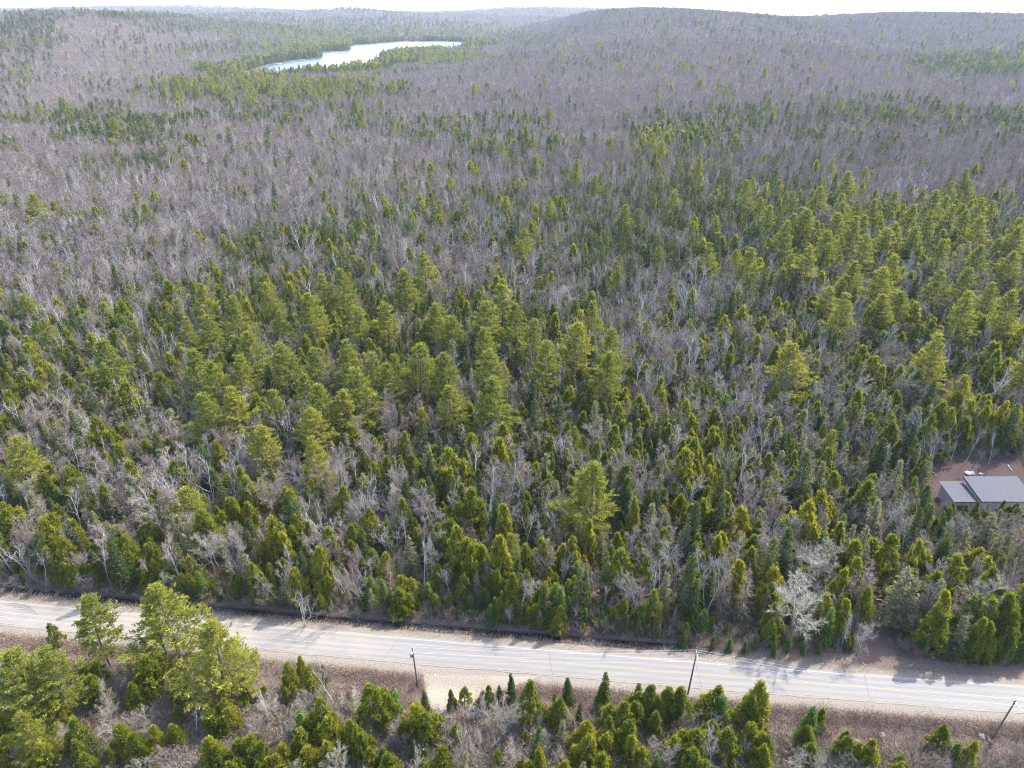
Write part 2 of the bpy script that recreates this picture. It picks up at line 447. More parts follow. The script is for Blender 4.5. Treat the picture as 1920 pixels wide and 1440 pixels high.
# ------------------------------------------------------------------ road
def strip(x0, x1, sa, sb, z, n=160, wob=0.0, seed=0, bend=None):
    xs = np.linspace(x0, x1, n); V = []
    for i, x in enumerate(xs):
        wa = wob * (vnoise(x, 0, 2.5, seed) - .5) * 2; wb = wob * (vnoise(x, 9, 2.5, seed + 3) - .5) * 2
        for s in (sa + wa, sb + wb):
            p = road_pt(x, s); V.append((p[0], p[1], z))
    V = np.array(V); i = np.arange(n - 1) * 2
    return V, np.stack([i, i + 2, i + 3, i + 1], -1)

def asphalt_material():
    m, nt, out = new_mat('bleached_asphalt')
    b = N(nt, 'ShaderNodeBsdfPrincipled'); b.inputs['Roughness'].default_value = .85
    tc = N(nt, 'ShaderNodeTexCoord'); P = tc.outputs['Object']
    mp = N(nt, 'ShaderNodeMapping'); mp.inputs['Scale'].default_value = (.035, 1.0, 1); mp.inputs['Rotation'].default_value = (0, 0, .105)
    nt.links.new(P, mp.inputs[0])
    streak = noise(nt, 1.7, 4, vec=mp.outputs[0]); grain = noise(nt, 6, 5, vec=P, rough=.75); patch = noise(nt, .09, 4, vec=P)
    c = ramp(nt, streak, [(.3, (0.096, 0.093, 0.087)), (.7, (0.122, 0.117, 0.109))])
    c = mixc(nt, .3, c, ramp(nt, grain, [(.3, (0.085, 0.083, 0.079)), (.7, (0.145, 0.138, 0.129))]))
    sx = N(nt, 'ShaderNodeSeparateXYZ'); nt.links.new(P, sx.inputs[0])
    west = N(nt, 'ShaderNodeMapRange'); nt.links.new(sx.outputs[0], west.inputs[0]); west.inputs[1].default_value = -20; west.inputs[2].default_value = -34
    dm = N(nt, 'ShaderNodeMapRange'); nt.links.new(patch, dm.inputs[0]); dm.inputs[1].default_value = .30; dm.inputs[2].default_value = .60
    mu = N(nt, 'ShaderNodeMath', operation='MULTIPLY'); nt.links.new(dm.outputs[0], mu.inputs[0]); nt.links.new(west.outputs[0], mu.inputs[1])
    c = mixc(nt, mu.outputs[0], c, (0.150, 0.134, 0.109))       # sand tracked on to the road
    ac = N(nt, 'ShaderNodeAttribute', attribute_name='across')
    ab = N(nt, 'ShaderNodeMath', operation='ABSOLUTE'); nt.links.new(ac.outputs['Fac'], ab.inputs[0])
    n5 = noise(nt, .5, 5, vec=P, rough=.65)
    tr = N(nt, 'ShaderNodeMath', operation='MULTIPLY'); nt.links.new(ab.outputs[0], tr.inputs[0]); tr.inputs[1].default_value = 4.19
    sn = N(nt, 'ShaderNodeMath', operation='COSINE'); nt.links.new(tr.outputs[0], sn.inputs[0])
    tk = N(nt, 'ShaderNodeMapRange'); nt.links.new(sn.outputs[0], tk.inputs[0]); tk.inputs[1].default_value = -1; tk.inputs[2].default_value = 1; tk.inputs[3].default_value = .90; tk.inputs[4].default_value = 1.06
    sc_ = N(nt, 'ShaderNodeVectorMath', operation='SCALE'); nt.links.new(c, sc_.inputs[0]); nt.links.new(tk.outputs[0], sc_.inputs['Scale']); c = sc_.outputs[0]
    ed = N(nt, 'ShaderNodeMath', operation='MULTIPLY_ADD'); nt.links.new(n5, ed.inputs[0]); ed.inputs[1].default_value = 2.6; nt.links.new(ab.outputs[0], ed.inputs[2])
    em = N(nt, 'ShaderNodeMapRange'); nt.links.new(ed.outputs[0], em.inputs[0]); em.inputs[1].default_value = 4.0; em.inputs[2].default_value = 4.9; em.inputs[4].default_value = .85
    c = mixc(nt, em.outputs[0], c, (0.136, 0.118, 0.094))         # grit washed over the edges
    nt.links.new(c, b.inputs['Base Color'])
    nt.links.new(b.outputs[0], out.inputs[0])
    return m
MT['asphalt'] = asphalt_material()
MT['yellow'] = plain('yellow_paint', (0.157, 0.123, 0.057), .7, .2, 2.0)
MT['white'] = plain('worn_white_paint', (0.191, 0.191, 0.189), .7, .2, 2.0)
MT['crack'] = plain('crack', (0.061, 0.059, 0.058), .9, .2)
MT['sand'] = plain('shoulder_sand', (.255, .23, .195), .95, .3, 1.2)
def road_mesh():
    n = 260; xs = np.linspace(-330, 330, n); ss = np.array([-3.45, -2.9, -2.2, -1.2, 0, 1.2, 2.2, 2.9, 3.45]); V = []; S = []
    for x in xs:
        for k, q in enumerate(ss):
            q2 = q + (.16 * (vnoise(x, q * 9, 2.2, 5) - .5) * 2 if k in (0, 8) else 0)
            p = road_pt(x, q2); V.append((p[0], p[1], .03 + .05 * (1 - (q / 3.45) ** 2))); S.append(q)
    i = (np.arange(n - 1)[:, None] * 9 + np.arange(8)[None]).ravel()
    me = raw_mesh('road', np.array(V), np.stack([i, i + 9, i + 10, i + 1], -1), [MT['asphalt']], None, True)
    a = me.attributes.new('across', 'FLOAT', 'POINT'); a.data.foreach_set('value', np.array(S, dtype=np.float32))
    return me
road = tag(link('road', road_mesh()), 'pale worn two-lane asphalt road crossing the woods', None, None, 'structure')
V, F = strip(-170, 52, 6.15, 8.0, -.66, 260, .25, 8)
MT['mud'] = plain('ditch_water', (.012, .010, .010), .25, .3, .6)
tag(link('ditch_water', raw_mesh('ditch_water', V, F, [MT['mud']])), 'dark wet ditch along the forest side of the road', None, None, 'structure')
def marking(nm, x0, x1, s, w, mat, n=120, wob=.0):
    V, F = strip(x0, x1, s - w / 2, s + w / 2, .036 + .05 * (1 - (s / 3.45) ** 2), n, wob, 2)
    link(nm, raw_mesh(nm, V, F, [mat]), road)
marking('centre_line', -12, 330, 0.0, .13, MT['yellow'])
marking('edge_line', -330, 330, 2.95, .11, MT['white'])
marking('edge_seam', -330, 330, -3.05, .07, MT['crack'], 200, .05)
for cx, tilt in ((-25.5, -2.2), (8, 1.0), (38, .6), (-60, 1.2), (71, -.8)):
    a = Acc(); k = 14; pts = []
    for i in range(k):
        s = -3.3 + 6.6 * i / (k - 1); x = cx + tilt * (-s / 6.6) + (vnoise(i * 1.3, cx, 1, 4) - .5) * .35
        p = road_pt(x, s); pts.append((p[0], p[1]))
    pts = np.array(pts); w = np.array([.035 + .03 * (vnoise(i, cx, 1.5, 8)) for i in range(k)])
    V = np.zeros((2 * k, 3)); V[0::2, :2] = pts; V[1::2, :2] = pts; V[0::2, 0] -= w; V[1::2, 0] += w; V[:, 2] = .038 + .05 * (1 - (np.repeat(np.linspace(-3.3, 3.3, k), 2) / 3.45) ** 2)
    i = np.arange(k - 1) * 2
    link('crack', raw_mesh('crack', V, np.stack([i, i + 1, i + 3, i + 2], -1), [MT['crack']]), road)
# skid marks at the western end: thin curved rubber strips
for q in range(4):
    cx = at(15, 1150)[0] + q * 1.9; k = 12; pts = []
    for i in range(k):
        t = i / (k - 1); p = road_pt(cx + 4 * math.cos(2.4 * t + .4 * q), 1.6 - q * .5 + 1.2 * math.sin(2.6 * t)); pts.append(p)
    pts = np.array(pts); V = np.zeros((2 * k, 3)); V[0::2, :2] = pts; V[1::2, :2] = pts; V[0::2, 1] -= .06; V[1::2, 1] += .06; V[:, 2] = .09 + q * .001
    i = np.arange(k - 1) * 2
    link('tyre_mark', raw_mesh('tyre_mark', V, np.stack([i, i + 1, i + 3, i + 2], -1), [MT['crack']]), road)

# ------------------------------------------------------------------ tree builders: each returns (trunk Acc, crown Acc), unit: metres, foot at the origin
def bent_trunk(a, H, r, k, R_, bend=.15, mat=0, sides=6, top=.04):
    p = np.zeros((k + 1, 3)); p[:, 2] = np.linspace(-.4, H, k + 1)
    p[1:, :2] = np.cumsum(R_.normal(size=(k, 2)) * bend * H / k / 3, axis=0)
    t = np.linspace(0, 1, k + 1); rr = r * (1 - t) ** .8 + top
    a.tube(p[:-1], p[1:], rr[:-1], rr[1:], mat, sides)
    return p
def along(p, z):
    return np.stack([np.interp(z, p[:, 2], p[:, i]) for i in range(3)], -1)

def blades(a, C, D, n, L, w, spread, R_, mat):
    """n pointed blades at each centre C, fanned about the direction D"""
    C = np.repeat(C, n, 0); D = np.repeat(D, n, 0)
    d = nrm(D + R_.normal(size=D.shape) * spread)
    s = nrm(np.cross(d, R_.normal(size=d.shape)))
    L = L * R_.uniform(.65, 1.25, len(C))[:, None]; w = w * R_.uniform(.7, 1.3, len(C))[:, None] / 2
    a.tris(np.stack([C - s * w - d * L * .15, C + s * w - d * L * .15, C + d * L], 1), mat)

def pine(seed, H=23., R=4.6, q=1.0, z0=.24, lean=0):
    R_ = np.random.default_rng(seed); T = Acc(); C = Acc()
    p = bent_trunk(T, H * .985, .30, 7, R_, .10, 0, 7 if q > .5 else 4)
    zs = np.arange(z0 * H, H * .985, 1.25 / max(q, .3) ** .3); P0 = []; D = []; Ls = []; E = []
    side = R_.uniform(0, 6.28)
    for z in zs:
        t = (z - z0 * H) / (H * (1 - z0)); n = R_.integers(4, 7) if q > .5 else 4; a0 = R_.uniform(0, 6.28)
        prof = (1 - t) ** .86 * (.72 + .28 * min(1, t / .14)) * R_.uniform(.78, 1.1)
        for k in range(n):
            az = a0 + k * 6.283 / n + R_.normal() * .25
            L = R * prof * R_.uniform(.62, 1.12) * (1 + .18 * math.cos(az - side)) + .35
            if t < .25 and R_.random() < .25: L *= .5
            P0.append(z); D.append((math.cos(az), math.sin(az))); Ls.append(L); E.append(math.radians(R_.normal(4 + 46 * t ** 1.6, 7)))
    P0 = np.array(P0); D = np.array(D); Ls = np.array(Ls); E = np.array(E); n = len(P0)
    base = along(p, P0); D3 = np.concatenate([D, np.zeros((n, 1))], 1); S3 = np.stack([-D[:, 1], D[:, 0], np.zeros(n)], 1)
    def pos(i, s):
        return base[i] + D3[i] * (Ls[i] * s * np.cos(E[i]))[:, None] + UP * (Ls[i] * (np.sin(E[i]) * s - .10 * s + .22 * s ** 2.2))[:, None]
    ii = np.arange(n)
    for s0, s1 in ((0, .5), (.5, .95)):
        C.tube(pos(ii, np.full(n, s0)), pos(ii, np.full(n, s1)), .055 * (1 - s0), .055 * (1.03 - s1), 1, 3)
    f = 1 / math.sqrt(q)
    npl = np.maximum(2, np.round((1.7 + Ls * 1.95) * max(q, .45) ** .6)).astype(int); I = np.repeat(ii, npl)      # plumes: side shoots that carry the needles
    s = 1 - R_.random(len(I)) ** 1.2 * .66
    lat = R_.uniform(-1, 1, len(I)) * .36 * Ls[I] * np.sin(np.clip(s, 0, 1) * 2.6) ** .8
    pc = pos(I, s) + S3[I] * lat[:, None] + R_.normal(size=(len(I), 3)) * np.array([.1, .1, .12])
    pd = nrm(D3[I] * .8 + S3[I] * (np.sign(lat) * .5)[:, None] + UP * (.28 + .5 * (base[I][:, 2:3] / H - .4)))
    m = max(3, int(round(11 * q ** .6))); J = np.repeat(np.arange(len(I)), m)
    c = pc[J] + pd[J] * R_.uniform(-.55, .45, len(J))[:, None] + R_.normal(size=(len(J), 3)) * np.array([.21, .21, .11])
    blades(C, c, pd[J] + UP * .25, 4 if q > .5 else 3, .44 * f ** .7, .16 * f ** .9, .5, R_, 0)
    top = along(p, np.array([H * .985]))
    blades(C, np.repeat(top, 8, 0), np.tile(UP, (8, 1)), 3, .8, .16 * f, .5, R_, 0)
    return T, C

def cedar(seed, H=10., R=2.0, q=1.0, tops=1, z0=.05, dens=1.0):
    R_ = np.random.default_rng(seed); T = Acc(); C = Acc()
    f = 1 / math.sqrt(q)
    for k in range(tops):
        h = H * (1 if k == 0 else R_.uniform(.68, .9)); a = R_.uniform(0, 6.28)
        off = np.array([math.cos(a), math.sin(a), 0]) * (0 if k == 0 else R * R_.uniform(.55, .8)); r = R * (1 if tops == 1 else .78)
        p = bent_trunk(T, h * .93, .15, 4, R_, .10, 0, 5) ; T.V[-1] = T.V[-1] + off
        nl = int(dens * (80 + 13 * h) * (.55 + .45 * q) * (1 if tops == 1 else .75))
        t = R_.random(nl) ** 1.15; t = np.clip(t + .0, 0, .985)
        az = R_.uniform(0, 6.283, nl)
        prof = (1 - t) ** .80 * np.minimum(1, (t + .10) / .28) ** .5 * 1.06 + .04
        lob = 1 + (.20 * np.sin(3 * az + seed + 5 * t) + .16 * np.sin(5 * az - 2 * seed + 11 * t)) * (1 - t)
        rad = r * prof * lob * (1.04 - .5 * R_.random(nl) ** 1.6) * np.where(R_.random(nl) < .12, 1.28, 1)
        z = h * (z0 + (1 - z0) * t)
        lc = np.stack([np.cos(az) * rad, np.sin(az) * rad, z], 1) + off
        outw = np.stack([np.cos(az), np.sin(az), np.full(nl, .35)], 1)
        m = max(4, int(15 * q)); size = .26 + .20 * (1 - t)
        I = np.repeat(np.arange(nl), m); g = R_.normal(size=(len(I), 3)); g = nrm(g) * R_.uniform(.25, 1, (len(I), 1))
        c = lc[I] + g * size[I][:, None] * np.array([.85, .85, 1.9])
        d = outw[I] * .45 + g * .35 + UP * .85
        blades(C, c, d, 3, .48 * f, .19 * f, .32, R_, 0)
        blades(C, np.repeat(np.array([[0, 0, h * .95]]) + off, 10, 0) + R_.normal(size=(10, 3)) * np.array([.12, .12, .3]), np.tile(UP, (10, 1)), 3, .5, .2, .4, R_, 0)
    return T, C

def spruce(seed, H=13., R=2.1, q=1.0, z0=.10, sparse=0., droop=.22):
    R_ = np.random.default_rng(seed); T = Acc(); C = Acc()
    p = bent_trunk(T, H * .97, .15 + .006 * H, 5, R_, .06, 0, 5)
    zs = np.arange(z0 * H, H * .97, .40 / max(q, .2) ** .5); P0 = []; D = []; Ls = []; E = []
    for z in zs:
        t = (z - z0 * H) / (H * (1 - z0)); n = 7 if q > .5 else 5; a0 = R_.uniform(0, 6.28)
        for k in range(n):
            if R_.random() < sparse: continue
            az = a0 + k * 6.283 / n + R_.normal() * .25
            P0.append(z); D.append((math.cos(az), math.sin(az))); Ls.append(R * (1 - t) ** .85 * R_.uniform(.65, 1.15) * min(1, .7 + t * 2) + .16); E.append(R_.normal(-.20 + .75 * t ** 1.5, .10))
    P0 = np.array(P0); D = np.array(D); Ls = np.array(Ls); E = np.array(E); n = len(P0); ii = np.arange(n)
    base = along(p, P0); D3 = np.concatenate([D, np.zeros((n, 1))], 1); S3 = np.stack([-D[:, 1], D[:, 0], np.zeros(n)], 1)
    def pos(i, s):
        return base[i] + D3[i] * (Ls[i] * s)[:, None] + UP * (Ls[i] * (np.sin(E[i]) * s - droop * s + droop * 1.1 * s * s))[:, None]
    C.tube(pos(ii, np.zeros(n)), pos(ii, np.full(n, .9)), .03, .012, 1, 3)
    cnt = np.maximum(2, (1 + Ls * 5.5 * q).astype(int)); I = np.repeat(ii, cnt)
    s = R_.uniform(.15, 1, len(I)); lat = R_.uniform(-1, 1, len(I)) * .34 * Ls[I] * (1.15 - s)
    c = pos(I, s) + S3[I] * lat[:, None]
    d = D3[I] * .9 + S3[I] * (np.sign(lat) * .5)[:, None] + UP * R_.uniform(-.35, .25, len(I))[:, None]
    f = 1 / math.sqrt(q)
    blades(C, c, d, 3, .42 * f, .20 * f, .35, R_, 0)
    top = along(p, np.array([H * .95]))
    blades(C, np.repeat(top, 5, 0), np.tile(UP, (5, 1)), 2, .7, .14 * f, .18, R_, 0)
    return T, C

def grow(st, d, L, k, curl, trop, R_):
    pts = [st]; p = st; d = d.copy()
    for i in range(k):
        d = nrm(d + R_.normal(size=d.shape) * curl + UP * trop); p = p + d * (L / k)[:, None]; pts.append(p)
    return np.stack(pts, 1)
def kids(pts, L, per, t0, t1, a0, a1, fac, R_, taper=.55):
    n, k1 = pts.shape[:2]; k = k1 - 1
    I = np.repeat(np.arange(n), per); t = np.clip(np.tile((np.arange(per) + .5) / per, n) + R_.uniform(-.5, .5, n * per) / per, 0, .999) * (t1 - t0) + t0
    j = np.minimum((t * k).astype(int), k - 1); f = (t * k - j)[:, None]
    st = pts[I, j] * (1 - f) + pts[I, j + 1] * f
    d = nrm(pts[I, j + 1] - pts[I, j]); s = nrm(np.cross(d, R_.normal(size=d.shape)))
    a = R_.uniform(a0, a1, len(I))[:, None]
    return st, nrm(d * np.cos(a) + s * np.sin(a)), L[I] * fac * (1.15 - taper * t) * R_.uniform(.7, 1.25, len(I)), t
def wood(a, pts, r0, r1, mat, sides=3):
    k = pts.shape[1] - 1
    for i in range(k):
        f0 = i / k; f1 = (i + 1) / k
        ra = r0 * (1 - f0) + r1 * f0; rb = r0 * (1 - f1) + r1 * f1
        if sides: a.tube(pts[:, i], pts[:, i + 1], ra, rb, mat, sides)
        else: a.ribbon(pts[:, i], pts[:, i + 1], 2 * ra, 2 * rb, mat)

def hardwood(seed, H=14., spread=1.0, lod=0, white=False, stems=1, fork=.36, dens=1.0):
    """leafless broadleaf tree: trunk, limbs, branches and a haze of twigs. materials: 0 limb, 1 twig"""
    R_ = np.random.default_rng(seed); T = Acc(); C = Acc()
    st = np.zeros((stems, 3)); st[:, 2] = -.3
    d = nrm(np.concatenate([R_.normal(size=(stems, 2)) * (.05 if stems == 1 else .20), np.ones((stems, 1))], 1))
    L0 = H * R_.uniform(.72, .86, stems)
    tp = grow(st, d, L0, 6, .055, .03, R_)
    r = (.15 if not white else .105) * (H / 14) * (1 if stems == 1 else .75)
    wood(T, tp, np.full(stems, r), np.full(stems, .035), 0, 6 if lod == 0 else 4)
    nl = [(11, 6, 5, 5), (9, 5, 4, 3), (7, 5, 4, 0)][lod]
    if white: nl = [(9, 5, 4, 3), (7, 5, 3, 1), (6, 4, 2, 0)][lod]
    nl = (max(3, int(nl[0] * dens / stems ** .6)),) + nl[1:]
    if dens > 1.2 and lod == 0: nl = nl[:2] + (6, 7)
    w = [1, 1.6, 2.5][lod]
    a0, a1 = (.45, .95) if not white else (.28, .65)
    s1, d1, L1, t1 = kids(tp, L0, nl[0], fork, .98, a0 * spread, a1 * spread, .50, R_, .62)
    p1 = grow(s1, d1, L1, 4 if lod == 0 else 3, .13, .13 if not white else .20, R_)
    wood(C, p1, (.016 + .0055 * L1 if white or dens > 1.2 else .024 + .009 * L1) * (1.15 - t1 * .5) * (1 if lod == 0 else 1.2), np.full(len(L1), .016 * w), 0, 4 if lod == 0 else 3)
    s2, d2, L2, t2 = kids(p1, L1, nl[1], .2, 1., .35, .9, .46, R_)
    p2 = grow(s2, d2, L2, 3 if lod == 0 else 2, .16, .10, R_)
    wood(C, p2, (.018 if white else .026) * w ** .7 * np.ones(len(L2)), .010 * w * np.ones(len(L2)), 0 if not (lod == 2 and not white) else 1, 3 if lod < 2 else 0)
    s3, d3, L3, _ = kids(p2, L2, nl[2], .2, 1., .3, .85, .55, R_)
    L3 = np.maximum(L3, .55)
    p3 = grow(s3, d3, L3, 2 if lod < 2 else 1, .18, .10, R_)
    wood(C, p3, (.016 if lod == 0 else .020 * w) * np.ones(len(L3)), (.008 if lod == 0 else .012 * w) * np.ones(len(L3)), 1, 3 if lod == 0 else 0)
    if nl[3]:
        s4, d4, L4, _ = kids(p3, L3, nl[3], .15, 1., .3, .9, .62, R_)
        L4 = np.maximum(L4, .45)
        p4 = grow(s4, d4, L4, 1, .15, .15, R_)
        wood(C, p4, (.012 if lod == 0 else .014 * w) * np.ones(len(L4)), .006 * w * np.ones(len(L4)), 1, 0)
    return T, C

def larch(seed, H=13., R=2.2, q=1.0, gaps=.12):
    R_ = np.random.default_rng(seed); T = Acc(); C = Acc()
    p = bent_trunk(T, H * .98, .17, 5, R_, .05, 0, 5)
    zs = np.arange(.12 * H, H * .96, .33 / q ** .4); P0 = []; D = []; Ls = []
    for z in zs:
        t = (z - .12 * H) / (.88 * H)
        for k in range(5):
            if R_.random() < gaps: continue
            az = R_.uniform(0, 6.283); e = -.15 + .6 * t
            P0.append(z); D.append((math.cos(az), math.sin(az), e)); Ls.append(R * (1 - t) ** .8 * R_.uniform(.6, 1.15) + .15)
    P0 = np.array(P0); D = nrm(np.array(D)); Ls = np.array(Ls)
    p1 = grow(along(p, P0), D, Ls, 2, .10, .06, R_)
    f = 1 / math.sqrt(q)
    wood(C, p1, np.full(len(Ls), .022 * f), np.full(len(Ls), .009 * f), 0, 3 if q > .5 else 0)
    s2, d2, L2, _ = kids(p1, Ls, max(3, int(8 * q)), .15, 1, .5, 1.1, .34, R_)
    p2 = grow(s2, d2, np.maximum(L2, .2), 1, .1, 0, R_)
    wood(C, p2, np.full(len(L2), .015 * f), np.full(len(L2), .008 * f), 0, 0)
    return T, C

def shrub(seed, H=2.6, lod=0):
    R_ = np.random.default_rng(seed); C = Acc(); n = 9 if lod == 0 else 6
    st = R_.normal(size=(n, 3)) * np.array([.25, .25, 0]); d = nrm(np.concatenate([R_.normal(size=(n, 2)) * .42, np.ones((n, 1))], 1)); L = H * R_.uniform(.6, 1.05, n)
    p = grow(st, d, L, 3, .12, .05, R_); w = 1 if lod == 0 else 2
    wood(C, p, np.full(n, .024 * w), np.full(n, .010 * w), 0, 3)
    s2, d2, L2, _ = kids(p, L, 8 if lod == 0 else 5, .2, 1, .3, .8, .45, R_); p2 = grow(s2, d2, L2, 2, .15, .1, R_)
    wood(C, p2, np.full(len(L2), .012 * w), np.full(len(L2), .007 * w), 0, 0)
    s3, d3, L3, _ = kids(p2, L2, 4 if lod == 0 else 2, .2, 1, .3, .8, .55, R_); p3 = grow(s3, d3, np.maximum(L3, .2), 1, .1, .1, R_)
    wood(C, p3, np.full(len(L3), .010 * w), np.full(len(L3), .006 * w), 0, 0)
    return C

def tussock(seed, H=.7, n=26, spread=.5, w=.035):
    R_ = np.random.default_rng(seed); C = Acc()
    st = R_.normal(size=(n, 3)) * np.array([spread, spread, 0]); st[:, 2] = -.05
    d = nrm(np.concatenate([R_.normal(size=(n, 2)) * .6, np.ones((n, 1))], 1)); p = grow(st, d, H * R_.uniform(.5, 1.2, n), 2, .25, -.25, R_)
    wood(C, p, np.full(n, w / 2), np.full(n, w / 4), 0, 0)
    return C

# ------------------------------------------------------------------ the models of each kind: near (trunk + crown), middle distance, far
KIND = {}
def register(kind, near, mid, far, tmat, cmats, h):
    """near/mid/far: lists of (trunk Acc, crown Acc)"""
    K = {'h': h, 'near': [], 'lod': [[], [], []]}
    for T, C in near:
        K['near'].append((T.mesh(kind + '_trunk', [tmat]), C.mesh(kind + '_crown', cmats)))
    for l, src in enumerate((near, mid, far)):
        for T, C in src:
            J = Acc(); J.V = T.V + C.V; nT = T.n
            J.F = T.F + [f + nT for f in C.F]; J.M = T.M + [m + 1 for m in C.M]; J.n = T.n + C.n
            K['lod'][l].append(J.mesh('%s_model' % kind, [tmat] + cmats))
    KIND[kind] = K

register('white_pine', [pine(100 + i, 23, [8.4, 7.4, 9.4, 8.0, 8.8, 7.0][i], 1, [.12, .2, .10, .24, .16, .2][i]) for i in range(6)],
         [pine(120 + i, 23, 8.2, .28, .12) for i in range(3)], [pine(130 + i, 23, 7.0, .06, .13) for i in range(3)], MT['trunk'], [MT['pine'], MT['trunk']], 23.)
register('cedar_tree', [cedar(200 + i, 10, [2.3, 2.6, 1.8, 2.7, 2.4, 2.9, 2.0, 2.3, 1.6, 2.5][i], 1, [1, 1, 1, 2, 1, 3, 1, 2, 1, 1][i], [.05, .1, .05, .12, .2, .08, .25, .3, .1, .15][i], [1, .85, .9, .8, .6, .8, .65, .5, .6, .45][i]) for i in range(10)],
         [cedar(220 + i, 10, 2.5, .35, 1 + i % 2) for i in range(3)], [cedar(230 + i, 10, 2.5, .10) for i in range(2)], MT['trunk'], [MT['cedar']], 10.)
register('spruce_tree', [spruce(300 + i, 13, [2.3, 1.9, 2.6, 1.7, 2.2][i], 1, .1, [0, .1, .05, .15, .3][i]) for i in range(5)],
         [spruce(320 + i, 13, 2.3, .45) for i in range(3)], [spruce(330 + i, 13, 2.0, .12) for i in range(3)], MT['trunk'], [MT['spruce'], MT['trunk']], 13.)
register('fir_tree', [spruce(340 + i, 8, [1.5, 1.7, 1.3][i], 1.2, .03, 0, .12) for i in range(3)],
         [spruce(345 + i, 8, 1.5, .4, .03) for i in range(2)], [spruce(348 + i, 8, 1.5, .12, .03) for i in range(2)], MT['trunk'], [MT['fir'], MT['trunk']], 8.)
register('tamarack_tree', [spruce(360 + i, 12, [2.3, 2.0, 2.5][i], .75, .12, .22, .1) for i in range(3)],
         [spruce(365 + i, 12, 2.2, .3, .12, .2) for i in range(2)], [spruce(368 + i, 12, 2.2, .1, .12) for i in range(2)], MT['trunk'], [MT['olive'], MT['dead']], 12.)
register('maple_tree', [hardwood(400 + i, 14, [1, 1.15, .85, 1.1, .95, 1.25, 1.0][i], 0, False, [1, 1, 1, 2, 1, 1, 3][i], [.36, .30, .45, .2, .4, .28, .2][i]) for i in range(7)],
         [hardwood(420 + i, 14, 1.05, 1, False, 1 + (i == 3)) for i in range(4)], [hardwood(430 + i, 14, 1.1, 2) for i in range(4)], MT['limb'], [MT['limb'], MT['twig']], 14.)
register('birch_tree', [hardwood(500 + i, 15, [.9, 1.1, .8, 1.0, 1.0][i], 0, True, [1, 2, 1, 3, 1][i], [.4, .3, .5, .2, .45][i], [.8, 1, .6, .9, .45][i]) for i in range(5)],
         [hardwood(520 + i, 15, 1., 1, True, 1 + i % 2) for i in range(3)], [hardwood(530 + i, 15, 1., 2, True) for i in range(3)], MT['bwhite'], [MT['bwhite'], MT['btwig']], 15.)
register('larch_tree', [larch(600 + i, 13, [2.2, 2.5][i]) for i in range(2)], [larch(610, 13, 2.2, .35)], [larch(620, 13, 2.2, .12)], MT['trunk'], [MT['larch']], 13.)
register('dead_tree', [larch(650 + i, 12, [1.8, 1.5][i], .8, .3) for i in range(2)], [larch(660, 12, 1.7, .35, .3)], [larch(670, 12, 1.7, .12, .3)], MT['limb'], [MT['dead']], 12.)
register('aspen_tree', [hardwood(700 + i, 13, [1.35, 1.2][i], 0, False, [1, 2][i], .22, 1.35) for i in range(2)], [hardwood(710, 13, 1.3, 1)], [hardwood(720, 13, 1.3, 2)], MT['pale'], [MT['pale'], MT['pale']], 13.)
register('ash_tree', [hardwood(750 + i, 13, [.85, .75, 1.0, .8][i], 0, False, [1, 1, 2, 1][i], [.38, .45, .25, .5][i], [.75, .6, .8, .5][i]) for i in range(4)], [hardwood(760 + i, 13, .9, 1, False, 1, .4, .7) for i in range(3)], [hardwood(770, 13, 1., 2)], MT['alimb'], [MT['alimb'], MT['atwig']], 13.)
KNAMES = list(KIND)

# ------------------------------------------------------------------ where the trees stand
TREES = []            # kind, x, y, height, width factor, lean
def top_at(kind, px, py, h, w=1.0, lean=.03):
    g = at(px, py, h)
    for _ in range(4):
        g = at(px, py, tz(g[0], g[1]) + h)
    TREES.append((KNAMES.index(kind), g[0], g[1], h, w, lean, 1))

PINES = """375 532 24|345 595 21|500 530 23|522 582 21|435 560 24|390 590 22|580 552 24|637 505 25|604 515 23|665 575 22|720 567 23|757 505 23|795 474 24|820 570 23|852 590 20|908 565 24|912 615 22|942 535 25|190 634 22
360 655 23|400 678 22|447 668 23|466 625 24|530 643 24|585 655 23|645 638 25|672 690 24|700 660 22|785 640 24|836 665 22|850 726 20|916 655 24|922 708 23|380 740 21|430 728 22|506 732 20|566 704 23|600 722 22|585 766 20|488 800 19|576 822 20|28 818 21|725 682 20|640 730 21
970 572 24|996 602 23|1018 640 24|1080 600 24|1150 615 23|1585 550 24|1407 467 24|1335 455 22|1475 415 24|1515 390 24|1575 400 25|1605 405 24|1660 425 24|1640 372 24|1582 362 23|1710 380 24|1682 418 25|1722 425 24|1750 395 24|1810 395 24|1842 405 24|1770 450 23|1840 460 24|1912 410 25
1600 490 23|1660 500 24|1686 478 24|1760 505 22|1812 545 25|1818 505 23|1905 545 24|1766 628 25|1402 340 24|1545 350 23|1490 360 22|1900 470 22|1550 430 24|1630 440 24|1440 385 22|1868 530 22|1690 545 20
1115 866 21|345 914 15|160 1123 17|297 1098 19|392 1168 19|14 1228 18|75 1218 17|45 1262 14|30 1330 13|1240 262 22|1312 290 24|1228 250 20|958 1003 12|1228 1108 9
48 185 20|118 185 20|307 172 22|345 150 24|365 150 24|465 175 22|540 165 24|500 155 22|330 150 22|395 150 22|420 165 22|575 152 22|600 165 20|1000 262 16|1145 258 18"""
for rec in PINES.replace('\n', '|').split('|'):
    a, b, h = map(float, rec.split()); top_at('white_pine', a, b, h * 1.12, {866: 1.12, 1098: 1.3, 1123: 1.05, 1168: 1.15, 1228: 1.15, 1218: 1.05, 1262: 1.15, 914: 1.25}.get(b, rng.uniform(.88, 1.1)))
